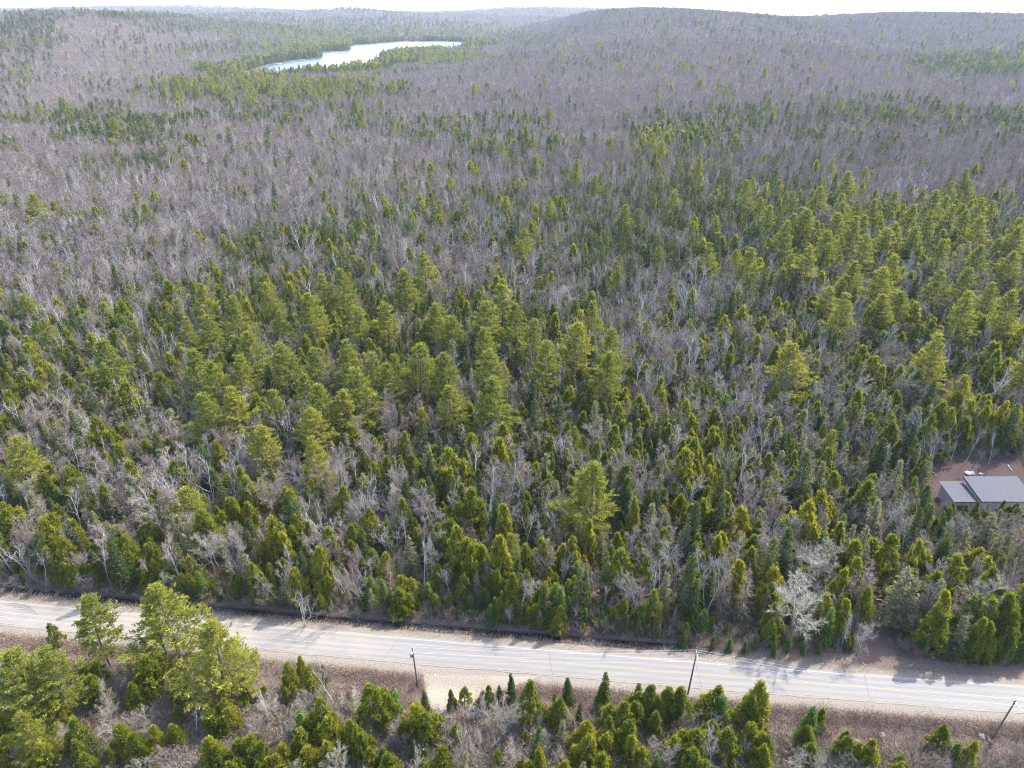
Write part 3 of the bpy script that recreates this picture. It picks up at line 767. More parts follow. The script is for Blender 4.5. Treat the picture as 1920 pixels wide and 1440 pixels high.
CEDARS = """92 1169 7 .8|152 1247 8|172 1267 8|270 1228 11 1.2|292 1224 10|326 1258 10 1.3|245 1287 8|422 1252 8|420 1312 8 1.1|390 1330 8|220 1360 9 1.1|248 1377 9|75 1395 9 1.2|140 1387 8|155 1415 8|325 1360 7|390 1385 10 1.1|402 1404 9|448 1390 8|466 1380 9|100 1317 9|10 1382 8
537 1247 9|560 1234 8 .7|580 1252 9|695 1286 13 1.25|777 1322 11|793 1337 10|600 1312 11 .9|613 1347 10|560 1370 9 1.2|610 1362 9 1.2|660 1352 10|672 1380 9|870 1290 6 .8|847 1296 6 .7|917 1287 7 .7|575 1402 8 1.2|610 1395 9|525 1400 8|517 1414 8|487 1395 8|690 1402 8|715 1406 8|830 1402 8|797 1420 7
992 1281 12 .95|1047 1312 9|1132 1284 8|1222 1289 9|1257 1292 10 1.1|1280 1292 10 1.1|1240 1304 9|1172 1317 9 1.2|1195 1320 8|1342 1291 9|1405 1311 9 1.1|1430 1281 13 1.1|1097 1357 9|1177 1349 10|1137 1377 8|1186 1378 9|1105 1384 9 1.1|1130 1415 8 1.1|1060 1427 7|990 1430 7|1302 1403 9|1310 1367 9 1.1|1335 1352 8|1370 1372 9 1.2|1415 1360 8|1432 1380 8|1436 1405 8|1267 1385 7
1545 1330 6 .8|1515 1364 7|1522 1396 7|1587 1368 6 .8|1592 1386 7|1635 1386 8|1640 1404 7|1775 1362 7|1832 1392 8 .9|1692 1418 5|1443 1382 8
1760 1145 12|1780 1115 15|1830 1113 13|1862 1125 13|1900 1112 14|1912 1150 12|1675 1008 16 1.2|1730 1014 15|1760 1075 13|1800 1043 14 1.1|1455 1068 13 1.1|1215 1045 13 .8|1192 938 14 .8|1610 1047 13 .85|1590 1130 11|1632 1100 12 .7
600 1025 14 1.0|655 985 12|545 990 11|95 965 13 1.3|215 990 13 1.25|240 1005 12|125 880 12|150 900 12|280 935 10|848 975 12 1.2|880 1010 13 1.2|905 1025 13 1.1|790 905 13|690 850 9|655 1015 9|750 1080 9 1.2|820 1060 8|870 1080 9|985 1025 10 1.2|1020 1010 12 1.2|1160 1000 10|1280 930 11 1.3|1300 945 10|1330 890 10|1390 1000 9|1310 985 8|1095 910 8|430 935 12|460 945 12|415 960 11|490 900 12|1205 745 15 1.4|1350 790 11|700 870 11|1560 840 14|1640 890 12|1710 915 10|1500 885 12"""
for rec in CEDARS.replace('\n', '|').split('|'):
    v = list(map(float, rec.split())); top_at('cedar_tree', v[0], v[1], v[2], (v[3] if len(v) > 3 else rng.uniform(.9, 1.15)) * 1.12 * (10 / v[2]) ** .35)
for a, b, h in ((172, 1380, 8), (605, 1245, 7), (962, 1262, 9), (1069, 1268, 9), (1140, 1260, 10), (1200, 1281, 8), (1040, 1302, 6), (937, 1285, 7), (957, 1272, 8), (795, 1294, 9), (1022, 1103, 11), (970, 1040, 13), (1145, 1020, 10), (803, 845, 17), (790, 870, 12), (680, 855, 9), (1172, 865, 11), (505, 1060, 9), (1395, 1005, 8), (945, 520, 15), (975, 425, 14), (1810, 960, 13), (1745, 945, 14), (1760, 884, 11)):
    top_at('spruce_tree', a, b, h, rng.uniform(.8, 1.05))
for a, b, h in ((732, 1287, 9), (562, 1335, 9), (1357, 1304, 9), (1527, 1325, 10), (1802, 1390, 6), (1235, 1412, 7), (1145, 1022, 10), (1052, 1100, 10), (1045, 1095, 9), (1250, 1085, 8), (1285, 1180, 5), (1340, 1190, 4), (1372, 1195, 4), (1400, 1200, 4), (1420, 1190, 4), (1455, 1205, 4), (1480, 1195, 4), (1510, 1205, 3.5), (1540, 1200, 4), (690, 1080, 8), (720, 1085, 9), (745, 1100, 8), (770, 1110, 6), (800, 1090, 7), (840, 1110, 6), (880, 1115, 6), (910, 1100, 7), (935, 1120, 5), (1000, 1130, 5), (1100, 1140, 5), (1150, 1150, 5), (1200, 1160, 5), (1315, 1150, 6)):
    top_at('fir_tree', a, b, h, rng.uniform(.95, 1.25))
for a, b, h, w in ((1710, 1063, 17, 1.25), (1725, 1080, 15, 1.0), (1652, 938, 15, 1.1), (1735, 1010, 13, 1.0), (1870, 960, 15, 1.1), (1885, 1000, 13, 1.), (1820, 990, 14, 1), (1550, 960, 12, 1), (1690, 860, 14, 1), (1915, 1010, 13, 1), (1045, 990, 10, 1), (1130, 995, 10, 1), (700, 850, 12, 1), (890, 1075, 10, 1)):
    top_at('tamarack_tree', a, b, h, w)
for a, b, h, w in ((1365, 1062, 15, 1.1), (1407, 1062, 16, 1.1), (1265, 1135, 7, .8), (1240, 1165, 5, .7), (725, 1045, 11, .9), (1362, 990, 9, .8), (1440, 1100, 10, .9)):
    top_at('larch_tree', a, b, h, w)
for a, b, h, w in ((1508, 1080, 16, 1.3), (1530, 1028, 14, 1.2), (1487, 975, 13, 1.05), (815, 1008, 11, .8), (502, 1298, 10, .8), (385, 1000, 13, .8), (1405, 895, 12, .9), (1115, 795, 13, 1.1), (1262, 805, 13, 1.1), (1465, 860, 11, .8), (1005, 980, 10, .8), (1630, 1165, 10, .7)):
    top_at('aspen_tree', a, b, h, w)
for a, b, h in ((500, 920, 14), (515, 955, 13), (600, 925, 14), (725, 975, 12), (1275, 1030, 12), (1310, 1030, 10), (1055, 1030, 11), (1120, 1070, 10), (1135, 1085, 9), (870, 850, 14), (1030, 910, 13), (970, 890, 15), (1395, 800, 15), (1225, 700, 15), (1420, 770, 14), (290, 945, 13), (395, 1000, 12), (655, 845, 15), (1875, 945, 9), (300, 870, 16), (380, 855, 16), (270, 540, 17), (85, 540, 17), (30, 620, 17), (1030, 545, 16), (1060, 540, 16), (1530, 490, 17), (1680, 540, 16), (560, 1110, 10), (30, 1010, 12), (60, 1030, 11), (690, 470, 17), (1155, 330, 17), (1320, 560, 15), (640, 1045, 12), (840, 1055, 11), (790, 1030, 12), (905, 930, 14), (1235, 690, 14), (1280, 620, 15), (1350, 1330, 8), (215, 1330, 9), (350, 1325, 9), (895, 1370, 8), (905, 1300, 8), (1400, 1400, 7), (700, 470, 16), (500, 290, 17), (480, 270, 17), (185, 300, 17)):
    top_at('birch_tree', a, b, h, rng.uniform(.85, 1.15), .08)
for a, b, h in ((1765, 828, 11), (1802, 806, 13), (1838, 794, 14), (1880, 800, 13)):
    top_at('birch_tree', a, b, h, .7, .04)
for a, b, h in ((1785, 768, 14), (1822, 752, 15), (1852, 762, 14), (1885, 755, 15), (1912, 765, 14), (1868, 922, 9), (1778, 935, 6.5), (1790, 944, 6), (1814, 947, 6.5), (1836, 941, 6.5), (1853, 945, 6), (1884, 940, 7), (1906, 943, 7)):
    top_at('cedar_tree', a, b, h, .95)
for a, b, h in ((750, 1368, 8), (200, 1285, 9), (175, 1320, 9), (235, 1340, 8), (275, 1345, 9), (30, 1400, 8), (300, 1390, 8), (535, 1345, 9), (250, 1185, 9), (1000, 1360, 8), (975, 1400, 8), (1225, 1370, 8), (480, 1330, 8), (575, 1300, 8), (640, 1320, 8), (860, 1340, 7), (930, 1340, 8), (950, 1380, 8), (890, 1400, 7), (1040, 1390, 7), (1075, 1330, 8), (1140, 1345, 6), (1290, 1340, 7), (1390, 1350, 6), (1490, 1400, 6), (1600, 1420, 6), (1485, 1340, 5), (1720, 1395, 5), (1750, 1400, 5), (1790, 1430, 5), (1875, 1420, 5), (1680, 955, 13), (1625, 945, 12), (1690, 960, 12), (1850, 1050, 13), (1870, 1070, 12), (1900, 1175, 9)):
    top_at('ash_tree' if (int(a) // 5) % 3 else 'maple_tree', a, b, h, rng.uniform(.95, 1.2))

# mixes of kinds          pine cedar spruce fir  tamarack maple birch larch dead aspen ash
MIX = {'near':           (0,   .31,  .10,  .11, .11,     .08,  .06,  .02,  .04, .01, .16),
       'grove':          (.01, .34,  .31,  .09, .03,     .07,  .04,  0,    .03, 0, .08),
       'pines':          (.03, .24,  .30,  .03, .02,     .25,  .05,  0,    .01, 0, .07),
       'conifer':        (.01, .36,  .19,  .07, .10,     .07,  .06,  0,    .03, 0, .11),
       'spruce':         (.01, .07,  .60,  .12, .02,     .10,  .03,  0,    .01, 0, .04),
       'bare':           (0,   .03,  .07,  0,   .01,     .57,  .18,  0,    .01, .01, .12),
       'bare_edge':      (0,   .17,  .11,  .06, .04,     .22,  .12,  .01,  .02, .01, .24),
       'mauve':          (.002,.002, .016, 0,   0,       .93,  .045, 0,    0,   .005, 0),
       'mauve_spruce':   (0,   .01,  .13,  0,   0,       .80,  .05,  0,    0,   .005, .005),
       'shore':          (.11, .06,  .42,  0,   .02,     .35,  .02,  0,    0,   0, 0),
       'fore':           (0,   .36,  .05,  .12, .05,     .10,  .05,  .01,  .01, .01, .24)}
ZONES = [(600, 660, 330, 125, 'grove', 2.5), (1700, 450, 250, 78, 'pines', 4), (1690, 690, 260, 150, 'conifer', 2.5), (1150, 430, 170, 65, 'spruce', 7), (120, 480, 230, 95, 'bare', 3), (150, 640, 150, 70, 'conifer', 2), (1260, 600, 110, 70, 'bare_edge', 2.5),
         (480, 172, 190, 20, 'shore', 3), (1850, 118, 110, 20, 'spruce', 4), (55, 70, 55, 35, 'spruce', 3), (620, 48, 260, 12, 'spruce', 3), (330, 27, 110, 7, 'spruce', 6), (430, 90, 110, 12, 'spruce', 1.6), (700, 58, 230, 10, 'shore', 4), (960, 70, 60, 12, 'spruce', 2), (790, 105, 90, 14, 'shore', 5), (600, 95, 120, 22, 'shore', 3.5), (1270, 290, 90, 40, 'conifer', 2), (1640, 290, 330, 50, 'mauve_spruce', 4), (1560, 222, 330, 20, 'spruce', .8), (1300, 265, 90, 30, 'conifer', 2), (1030, 330, 200, 45, 'mauve_spruce', 1.5),
         (1300, 150, 560, 75, 'mauve', 1.6), (1500, 55, 600, 50, 'mauve', 4), (250, 110, 330, 70, 'mauve', 2), (700, 300, 320, 90, 'bare', 1.2), (880, 400, 260, 90, 'bare_edge', 1.5), (300, 860, 350, 75, 'bare_edge', 2.2), (650, 950, 260, 70, 'bare_edge', 1.5), (1480, 960, 110, 90, 'bare_edge', .8), (1250, 860, 260, 90, 'conifer', .7)]
def mix_at(px, py, x, y):
    n = len(px); W = np.zeros((n, len(KNAMES))); tot = np.zeros(n)
    def add(w, m):
        nonlocal W, tot
        W = W + w[:, None] * np.array(MIX[m])[None]; tot = tot + w
    s = road_s(x, y)
    far = sstep(760, 420, py)
    add((s < 0) * 8. + 0 * px, 'fore'); add((s >= 0) * (1 - far), 'near')
    pat = fbm(x, y, 85, 21); pat2 = fbm(x, y, 260, 31)
    con = sstep(.53, .64, pat * .6 + pat2 * .4 + .02) * far * (1 - .55 * sstep(500, 1100, y))
    add(far * (1 - con) * .9 * (1 - sstep(380, 800, y)), 'bare'); add(far * (1 - con) * .9 * sstep(380, 800, y), 'mauve'); add(con * 1.0, 'spruce'); add(far * con * .35 * (1 - sstep(350, 600, y)), 'conifer')
    for cx, cy_, rx, ry, m, k in ZONES:
        add(k * np.exp(-((((px - cx) / rx) ** 2 + ((py - cy_) / ry) ** 2) * .9) ** 2) * (s >= 0), m)
    sd = poly_sd(LAKE, x, y)
    add(5 * (sd < 10 + 110 * vnoise(x, y, 110, 13)), 'shore')
    return W / W.sum(1, keepdims=True)

def fill(r0, r1, cell):
    """jittered grid of stems on the ground, in the field the camera overlooks"""
    xm = r1 * .80 + 40
    xs = np.arange(-xm, xm, cell); ys = np.arange(max(r0 * .72, 45), r1, cell)
    X, Y = np.meshgrid(xs, ys); X = X.ravel() + rng.uniform(-.5, .5, X.size) * cell; Y = Y.ravel() + rng.uniform(-.5, .5, Y.size) * cell
    r = np.hypot(X, Y); k = (r >= r0) & (r < r1) & (np.abs(X) < Y * .82 + 35); X = X[k]; Y = Y[k]
    Z = terrain(X, Y); px, py, d = project(X, Y, Z + 7)
    k = (px > -130) & (px < 2050) & (py < 1560) & (py > -40)
    return X[k], Y[k], Z[k], px[k], py[k]

HM = dict(white_pine=(22, 3), cedar_tree=(11, 2.6), spruce_tree=(14, 2.6), fir_tree=(8, 2.4), tamarack_tree=(12.5, 1.8), maple_tree=(14.5, 2.6), birch_tree=(16, 2.2), larch_tree=(12, 2), dead_tree=(11, 2), aspen_tree=(13.5, 1.5), ash_tree=(12.5, 2.2))
hm = np.array([HM[k] for k in KNAMES])
allx = []
EX = np.array([(t[1], t[2], t[4] * (3.6 if t[0] == 0 else 1.7)) for t in TREES])
EX[:, 2] = np.where((np.abs(EX[:, 0] - at(1115, 866, 23.5)[0]) < .5) & (np.array([t[0] for t in TREES]) == 0) & (EX[:, 1] < 160), 8.0, EX[:, 2])
SHOW = np.array([(t[1], t[2]) for t in TREES if KNAMES[t[0]] in ('aspen_tree', 'larch_tree', 'birch_tree', 'tamarack_tree') and t[2] < 260])
def in_front(X, Y, extra):
    """close in front of one of those trees, on the camera's side"""
    r = np.zeros(len(X), bool)
    for ex, ey in SHOW:
        d = math.hypot(ex, ey); u = ((X - ex) * ex + (Y - ey) * ey) / d; v = (X - ex) * ey / d - (Y - ey) * ex / d
        r |= (u > -7 - extra) & (u < 1.5) & (np.abs(v) < 2.4)
    return r
parts_ = []
for r0, r1, cell in ((55, 260, 3.0), (260, 520, 3.7), (520, 1150, 5.2), (1150, 2000, 7.0), (2000, 3600, 10.0), (3600, 7600, 22.0)):
    X, Y, Z, px, py = fill(r0, r1, cell)
    s = road_s(X, Y)
    keep = ((s > 9.3) | (s < -13 - 5 * sstep(35, 60, X) - 3.5 * vnoise(X, Y, 6, 3)))
    if r0 < 500:
        for poly, m in ((DRIVE, 1.8), (TRACK, 2.4), (CLEAR, 1.0)): keep &= poly_sd(poly, X, Y) > m
        for ex, ey, er in EX:
            keep &= (X - ex) ** 2 + (Y - ey) ** 2 > er * er
        keep &= rng.random(len(X)) < np.where(s < 0, .92, .95)
        keep &= ~in_front(X, Y, 0)
    else:
        keep &= poly_sd(LAKE, X, Y) > 5
    X, Y, Z, px, py = (v[keep] for v in (X, Y, Z, px, py))
    P = mix_at(px, py, X, Y)
    kd = (P.cumsum(1) > rng.random(len(X))[:, None]).argmax(1)
    h = hm[kd, 0] + hm[kd, 1] * rng.normal(size=len(X)).clip(-1.8, 1.8)
    if r0 < 1000: h = h * rng.uniform(.68, 1.16, len(X))
    s = road_s(X, Y)
    h = np.where((s > 0) & (s < 17), h * .95, h); h = np.where(s < 0, h * .62, h)
    front = (poly_sd(LAKE, X, Y) < 140) & (Y < 1900) if r0 > 900 else np.zeros(len(X), bool)
    h = np.where(front, h * .95, h)
    if r0 < 500:
        yard = poly_sd(YARD, X, Y); h = np.where(yard < 0, np.minimum(h, 6.5), np.where(yard < 5, np.minimum(h, 9), h))
    w = rng.uniform(.85, 1.18, len(X)) * (1.0 if r0 < 1100 else 1.15 if r0 < 2000 else 1.35 if r0 < 3600 else 1.9)
    if r0 >= 3600: h = h * 1.15
    ln = np.where(np.isin(kd, [5, 6, 10]), .07, .03)
    parts_.append(np.stack([kd, X, Y, h, w, ln, np.zeros(len(X))], 1))
# low thicket along the forest edge and under the canopy
for r0, r1, cell, mode in ((80, 190, 1.9, 'edge'), (80, 300, 4.2, 'under')):
    X, Y, Z, px, py = fill(r0, r1, cell); s = road_s(X, Y)
    keep = ((s > 8.9) & (s < 14 + 3 * vnoise(X, Y, 7, 8))) if mode == 'edge' else (s > 12)
    for poly, m in ((DRIVE, 1.2), (TRACK, 1.8), (CLEAR, 2.0)): keep &= poly_sd(poly, X, Y) > m
    X, Y = X[keep], Y[keep]; n = len(X); pr = (.34, .30, .10, .18, .08) if mode == 'edge' else (.45, .35, .15, .05, 0)
    kd = np.array([KNAMES.index(k) for k in ('fir_tree', 'cedar_tree', 'spruce_tree', 'ash_tree', 'tamarack_tree')])[rng.choice(5, n, p=pr)]
    h = rng.uniform(2.6, 6.8, n) if mode == 'edge' else rng.uniform(2.5, 5.5, n)
    h = np.where(in_front(X, Y, 2), np.minimum(h, 3.2), h)
    parts_.append(np.stack([kd, X, Y, h, rng.uniform(1.0, 1.4, n), np.full(n, .03), np.zeros(n)], 1))
# tall conifers crowding the lake shore
lo, hi = LAKE.min(0) - 120, LAKE.max(0) + 120
X, Y = np.meshgrid(np.arange(lo[0], hi[0], 6.5), np.arange(lo[1], hi[1], 6.5)); X = X.ravel() + rng.uniform(-3, 3, X.size); Y = Y.ravel() + rng.uniform(-3, 3, Y.size)
sd = poly_sd(LAKE, X, Y); k = (sd > 4) & (sd < 8 + 95 * sstep(.3, .75, vnoise(X, Y, 90, 12))) & (rng.random(len(X)) < .75); X, Y = X[k], Y[k]; n = len(X)
kd = np.array([0, 1, 2])[rng.choice(3, n, p=(.14, .06, .80))]
parts_.append(np.stack([kd, X, Y, np.where(kd == 0, 21, 18) + rng.normal(size=n) * 2.5, rng.uniform(.85, 1.15, n), np.full(n, .03), np.zeros(n)], 1))
CABINS = [(474, 121), (629, 93), (742, 76), (690, 80), (836, 75)]
ALL = np.concatenate([np.array(TREES)] + parts_)
hx0, hx1, hy0, hy1 = at(1793, 893, 6.0)[0] - 9, at(1902, 893, 6.0)[0] + 4, at(1843, 940, 4.6)[1] - 1.2, at(1793, 893, 6.0)[1] + 2.5
ALL = ALL[~((ALL[:, 1] > hx0) & (ALL[:, 1] < hx1) & (ALL[:, 2] > hy0) & (ALL[:, 2] < hy1))]
cab = np.array([at(a, b, LAKEZ + 1.5)[:2] for a, b in CABINS])
ALL = ALL[np.all((np.abs(ALL[:, 1][:, None] - cab[None, :, 0]) > 10) | (ALL[:, 2][:, None] - cab[None, :, 1] > 7) | (ALL[:, 2][:, None] - cab[None, :, 1] < -45), axis=1)]
KI = ALL[:, 0].astype(int); AX, AY, AH, AW, AL = ALL[:, 1], ALL[:, 2], ALL[:, 3], ALL[:, 4], ALL[:, 5]
AZ = terrain(AX, AY)
ROT = np.stack([rng.normal(size=len(ALL)) * AL, rng.normal(size=len(ALL)) * AL, rng.uniform(0, 6.283, len(ALL))], 1)
PX, PY, PD = project(AX, AY, AZ + AH * .6)

# ------------------------------------------------------------------ trees one can pick out: up to 300 of a kind, the largest in view
NICE = dict(white_pine=('white pine', 'pine tree'), cedar_tree=('cedar', 'cedar tree'), spruce_tree=('dark spruce', 'spruce tree'), fir_tree=('young fir', 'fir tree'), tamarack_tree=('grey-green thin conifer', 'conifer'), maple_tree=('mauve bare hardwood', 'bare tree'),
            birch_tree=('white-stemmed birch', 'birch tree'), larch_tree=('tan leafless larch', 'larch tree'), dead_tree=('dead grey conifer', 'dead tree'), aspen_tree=('pale bare aspen', 'aspen tree'), ash_tree=('grey-tan bare hardwood', 'bare tree'))
GROUPS = dict(white_pine='white pines in the woods', cedar_tree='cedars in the woods', spruce_tree='spruces in the woods', fir_tree='young firs in the woods', tamarack_tree='thin grey-green conifers', maple_tree='leafless hardwoods in the woods',
              birch_tree='birches in the woods', larch_tree='leafless larches', dead_tree='dead conifers', aspen_tree='pale aspens', ash_tree='grey-tan leafless hardwoods')
MARKS = [('driveway utility pole', at(783, 1283)), ('middle utility pole', at(1290, 1300)), ('tilted utility pole', at(1862, 1382)), ('house', at(1860, 930)), ('lone big pine', at(1115, 866, 21)), ('dirt track mouth', at(1640, 1245)), ('gravel driveway', at(860, 1300)),
         ('roadside pine trio', at(297, 1098, 19)), ('pale roadside aspen', at(1508, 1080, 14)), ('larch pair', at(1385, 1062, 15)), ('frame-edge pine', at(28, 818, 21)), ('pine grove', at(640, 700, 20)), ('hillside pine stand', at(1680, 440, 20))]
used = {}
ONES = 'zero one two three four five six seven eight nine ten eleven twelve thirteen fourteen fifteen sixteen seventeen eighteen nineteen'.split()
TENS = 'x x twenty thirty forty fifty sixty seventy eighty ninety'.split()
def words_of(n):
    n = int(n)
    if n < 20: return ONES[n]
    if n < 100: return TENS[n // 10] + ('-' + ONES[n % 10] if n % 10 else '')
    return ONES[n // 100] + '-hundred' + ('-' + words_of(n % 100) if n % 100 else '') if n < 1000 else words_of(n // 1000) + '-thousand' + ('-' + words_of(n % 1000) if n % 1000 else '')
def describe(kind, x, y, h, w, mean):
    name = NICE[kind][0]
    q = h / mean
    size = 'tall' if q > 1.18 else 'low' if q < .72 else 'broad' if w > 1.12 else 'slender' if w < .9 else 'mid-sized'
    i = min(range(len(MARKS)), key=lambda k: (MARKS[k][1][0] - x) ** 2 + (MARKS[k][1][1] - y) ** 2)
    mk, p = MARKS[i]; dx = x - p[0]; dy = y - p[1]
    for dec in (0, 1, 2):
        def f(v):
            h_ = int(round(abs(v) * 2)) if dec else 2 * int(round(abs(v)))
            return words_of(h_ // 2) + ('-and-a-half' if h_ % 2 else '')
        lab = '%s %s %s metres %s and %s %s of the %s' % (size if dec < 2 else 'upright ' + size, name, f(dy), 'behind' if dy > 0 else 'before', f(dx), 'right' if dx > 0 else 'left', mk)
        if lab not in used: break
    used[lab] = 1
    return lab
SPECIAL = {('white_pine', 866): 'big bright green pine standing alone in front of the grove', ('white_pine', 1098): 'tallest blue-green pine by the near side of the road', ('white_pine', 1123): 'yellow-green pine with open crown against the road, beside the tallest roadside pine',
           ('white_pine', 1168): 'feathery pine in front of the tallest roadside pine', ('aspen_tree', 1080): 'round white-twigged aspen at the forest edge above the road', ('tamarack_tree', 1063): 'big silver-green conifer standing beside the dirt track mouth',
           ('larch_tree', 1062): None, ('white_pine', 818): 'round yellow-green pine cut by the frame edge'}
SP_AT = []
for (k, b), l in SPECIAL.items():
    if l is None: continue
    for t, rec in enumerate(TREES):
        if KNAMES[rec[0]] == k:
            px_, py_, _ = project(rec[1], rec[2], tz(rec[1], rec[2]) + rec[3])
            if abs(py_ - b) < .6: SP_AT.append((t, l)); break
SP_AT = dict(SP_AT)
indiv = np.zeros(len(ALL), bool)
for k, kind in enumerate(KNAMES):
    ids = np.where((KI == k) & (PX > 0) & (PX < 1920) & (PY > 0) & (PY < 1440))[0]
    size = AH[ids] / PD[ids] + (ALL[ids, 6] > 0) * .012
    ids = ids[np.argsort(-size)][:300]
    indiv[ids] = True
    K = KIND[kind]; nv = len(K['near'])
    for t in ids:
        v = 0 if SP_AT.get(int(t), '').startswith('big bright') else int(rng.integers(nv)); tm, cm = K['near'][v]
        sc = AH[t] / K['h']; wz = sc * AW[t] if K['h'] > 11 else sc * AW[t] * 1.0
        root = bpy.data.objects.new(kind, None); COL.objects.link(root)
        root.empty_display_size = .5
        root.location = (AX[t], AY[t], AZ[t] - .05); root.rotation_euler = ROT[t]; root.scale = (wz, wz, sc)
        a = bpy.data.objects.new('trunk', tm); COL.objects.link(a); a.parent = root
        b = bpy.data.objects.new('crown', cm); COL.objects.link(b); b.parent = root
        tag(root, SP_AT.get(int(t)) or describe(kind, AX[t], AY[t], AH[t], AW[t], K['h']), NICE[kind][1], GROUPS[kind])

# ------------------------------------------------------------------ the rest of the woods: one mass per kind
def scatter(name, models, P, rot, scl, idx, label):
    src = bpy.data.collections.new(name + '_models')
    for i, m in enumerate(models):
        src.objects.link(bpy.data.objects.new('%s_model_%03d' % (name, i), m))
    me = bpy.data.meshes.new(name)
    me.vertices.add(len(P)); me.vertices.foreach_set('co', P.astype(np.float32).ravel())
    for nm, typ, val in (('rot', 'FLOAT_VECTOR', rot), ('scl', 'FLOAT_VECTOR', scl)):
        a = me.attributes.new(nm, typ, 'POINT'); a.data.foreach_set('vector', val.astype(np.float32).ravel())
    a = me.attributes.new('idx', 'INT', 'POINT'); a.data.foreach_set('value', idx.astype(np.int32))
    o = link(name, me)
    g = bpy.data.node_groups.new(name + '_scatter', 'GeometryNodeTree')
    g.interface.new_socket('Geometry', in_out='INPUT', socket_type='NodeSocketGeometry'); g.interface.new_socket('Geometry', in_out='OUTPUT', socket_type='NodeSocketGeometry')
    gi = g.nodes.new('NodeGroupInput'); go = g.nodes.new('NodeGroupOutput'); ip = g.nodes.new('GeometryNodeInstanceOnPoints'); ci = g.nodes.new('GeometryNodeCollectionInfo')
    ci.inputs['Collection'].default_value = src; ci.inputs['Separate Children'].default_value = True; ci.inputs['Reset Children'].default_value = True
    def na(nm, typ):
        n = g.nodes.new('GeometryNodeInputNamedAttribute'); n.data_type = typ; n.inputs['Name'].default_value = nm; return n.outputs['Attribute']
    e = g.nodes.new('FunctionNodeEulerToRotation')
    g.links.new(gi.outputs[0], ip.inputs['Points']); g.links.new(ci.outputs[0], ip.inputs['Instance']); ip.inputs['Pick Instance'].default_value = True
    g.links.new(na('idx', 'INT'), ip.inputs['Instance Index']); g.links.new(na('rot', 'FLOAT_VECTOR'), e.inputs[0]); g.links.new(e.outputs[0], ip.inputs['Rotation']); g.links.new(na('scl', 'FLOAT_VECTOR'), ip.inputs['Scale'])
    g.links.new(ip.outputs[0], go.inputs[0])
    o.modifiers.new('scatter', 'NODES').node_group = g
    return tag(o, label, None, None, 'stuff')

MASS = dict(white_pine='pine_woods', cedar_tree='cedar_woods', spruce_tree='spruce_woods', fir_tree='fir_thicket', tamarack_tree='thin_conifer_woods', maple_tree='hardwood_forest', birch_tree='birch_woods', larch_tree='larch_woods', dead_tree='dead_conifer_woods', aspen_tree='aspen_woods', ash_tree='grey_hardwood_woods')
for k, kind in enumerate(KNAMES):
    K = KIND[kind]; ids = np.where((KI == k) & ~indiv)[0]
    if not len(ids): continue
    n0, n1, n2 = (len(l) for l in K['lod'])
    u = rng.random(len(ids)); d = PD[ids]
    idx = np.where(d < 270, (u * n0).astype(int), np.where(d < 650, n0 + (u * n1).astype(int), n0 + n1 + (u * n2).astype(int)))
    sc = AH[ids] / K['h']; wz = sc * AW[ids]
    scatter(MASS[kind], [m for l in K['lod'] for m in l], np.stack([AX[ids], AY[ids], AZ[ids] - .1], 1), ROT[ids], np.stack([wz, wz, sc], 1), idx, 'far %ss merging into the wooded hills' % NICE[kind][0])
print('TREES', len(ALL), 'individual', int(indiv.sum()), {k: int(((KI == i) & indiv).sum()) for i, k in enumerate(KNAMES)})

Y_HOUSE_BACK = at(1793, 893, 6.0)[1] + 2
# tall grey brush in the strip below the road
X, Y, Z, px, py = fill(55, 150, 1.5); s = road_s(X, Y)
k = (s < -12.5 - 3 * vnoise(X, Y, 5, 16) - 1.5 * sstep(40, 60, X)) & (poly_sd(DRIVE, X, Y) > .8) & (rng.random(len(X)) < .85)
X, Y, Z = X[k], Y[k], Z[k]; n = len(X); sc = rng.uniform(.8, 1.7, n)
scatter('roadside_brush', [shrub(830 + i, 2.6).mesh('brush_model', [MT['atwig']]) for i in range(4)], np.stack([X, Y, Z], 1), np.stack([np.zeros(n), np.zeros(n), rng.uniform(0, 6.28, n)], 1), np.stack([sc * 1.1, sc * 1.1, sc], 1), rng.integers(0, 4, n), 'fine grey brush filling the strip below the road')
# undergrowth between the trees
X, Y, Z, px, py = fill(55, 330, 1.9)
s = road_s(X, Y); k = ((s > 8.2) | (s < -12 - 3 * vnoise(X, Y, 5, 6)))
for poly, m in ((DRIVE, 1.0), (TRACK, .8)): k &= poly_sd(poly, X, Y) > m
k &= (poly_sd(CLEAR, X, Y) > .5) | ((rng.random(len(X)) < .12) & (Y > Y_HOUSE_BACK))
X, Y, Z = X[k], Y[k], Z[k]; n = len(X)
sc = rng.uniform(.5, 1.2, n) * np.where(road_s(X, Y) < 0, 1.35, 1.1)
scatter('undergrowth', [shrub(800 + i).mesh('shrub_model', [MT['shrub']]) for i in range(5)], np.stack([X, Y, Z], 1), np.stack([np.zeros(n), np.zeros(n), rng.uniform(0, 6.28, n)], 1), np.stack([sc * 1.15, sc * 1.15, sc], 1), rng.integers(0, 5, n), 'leafless brush and saplings under the trees')
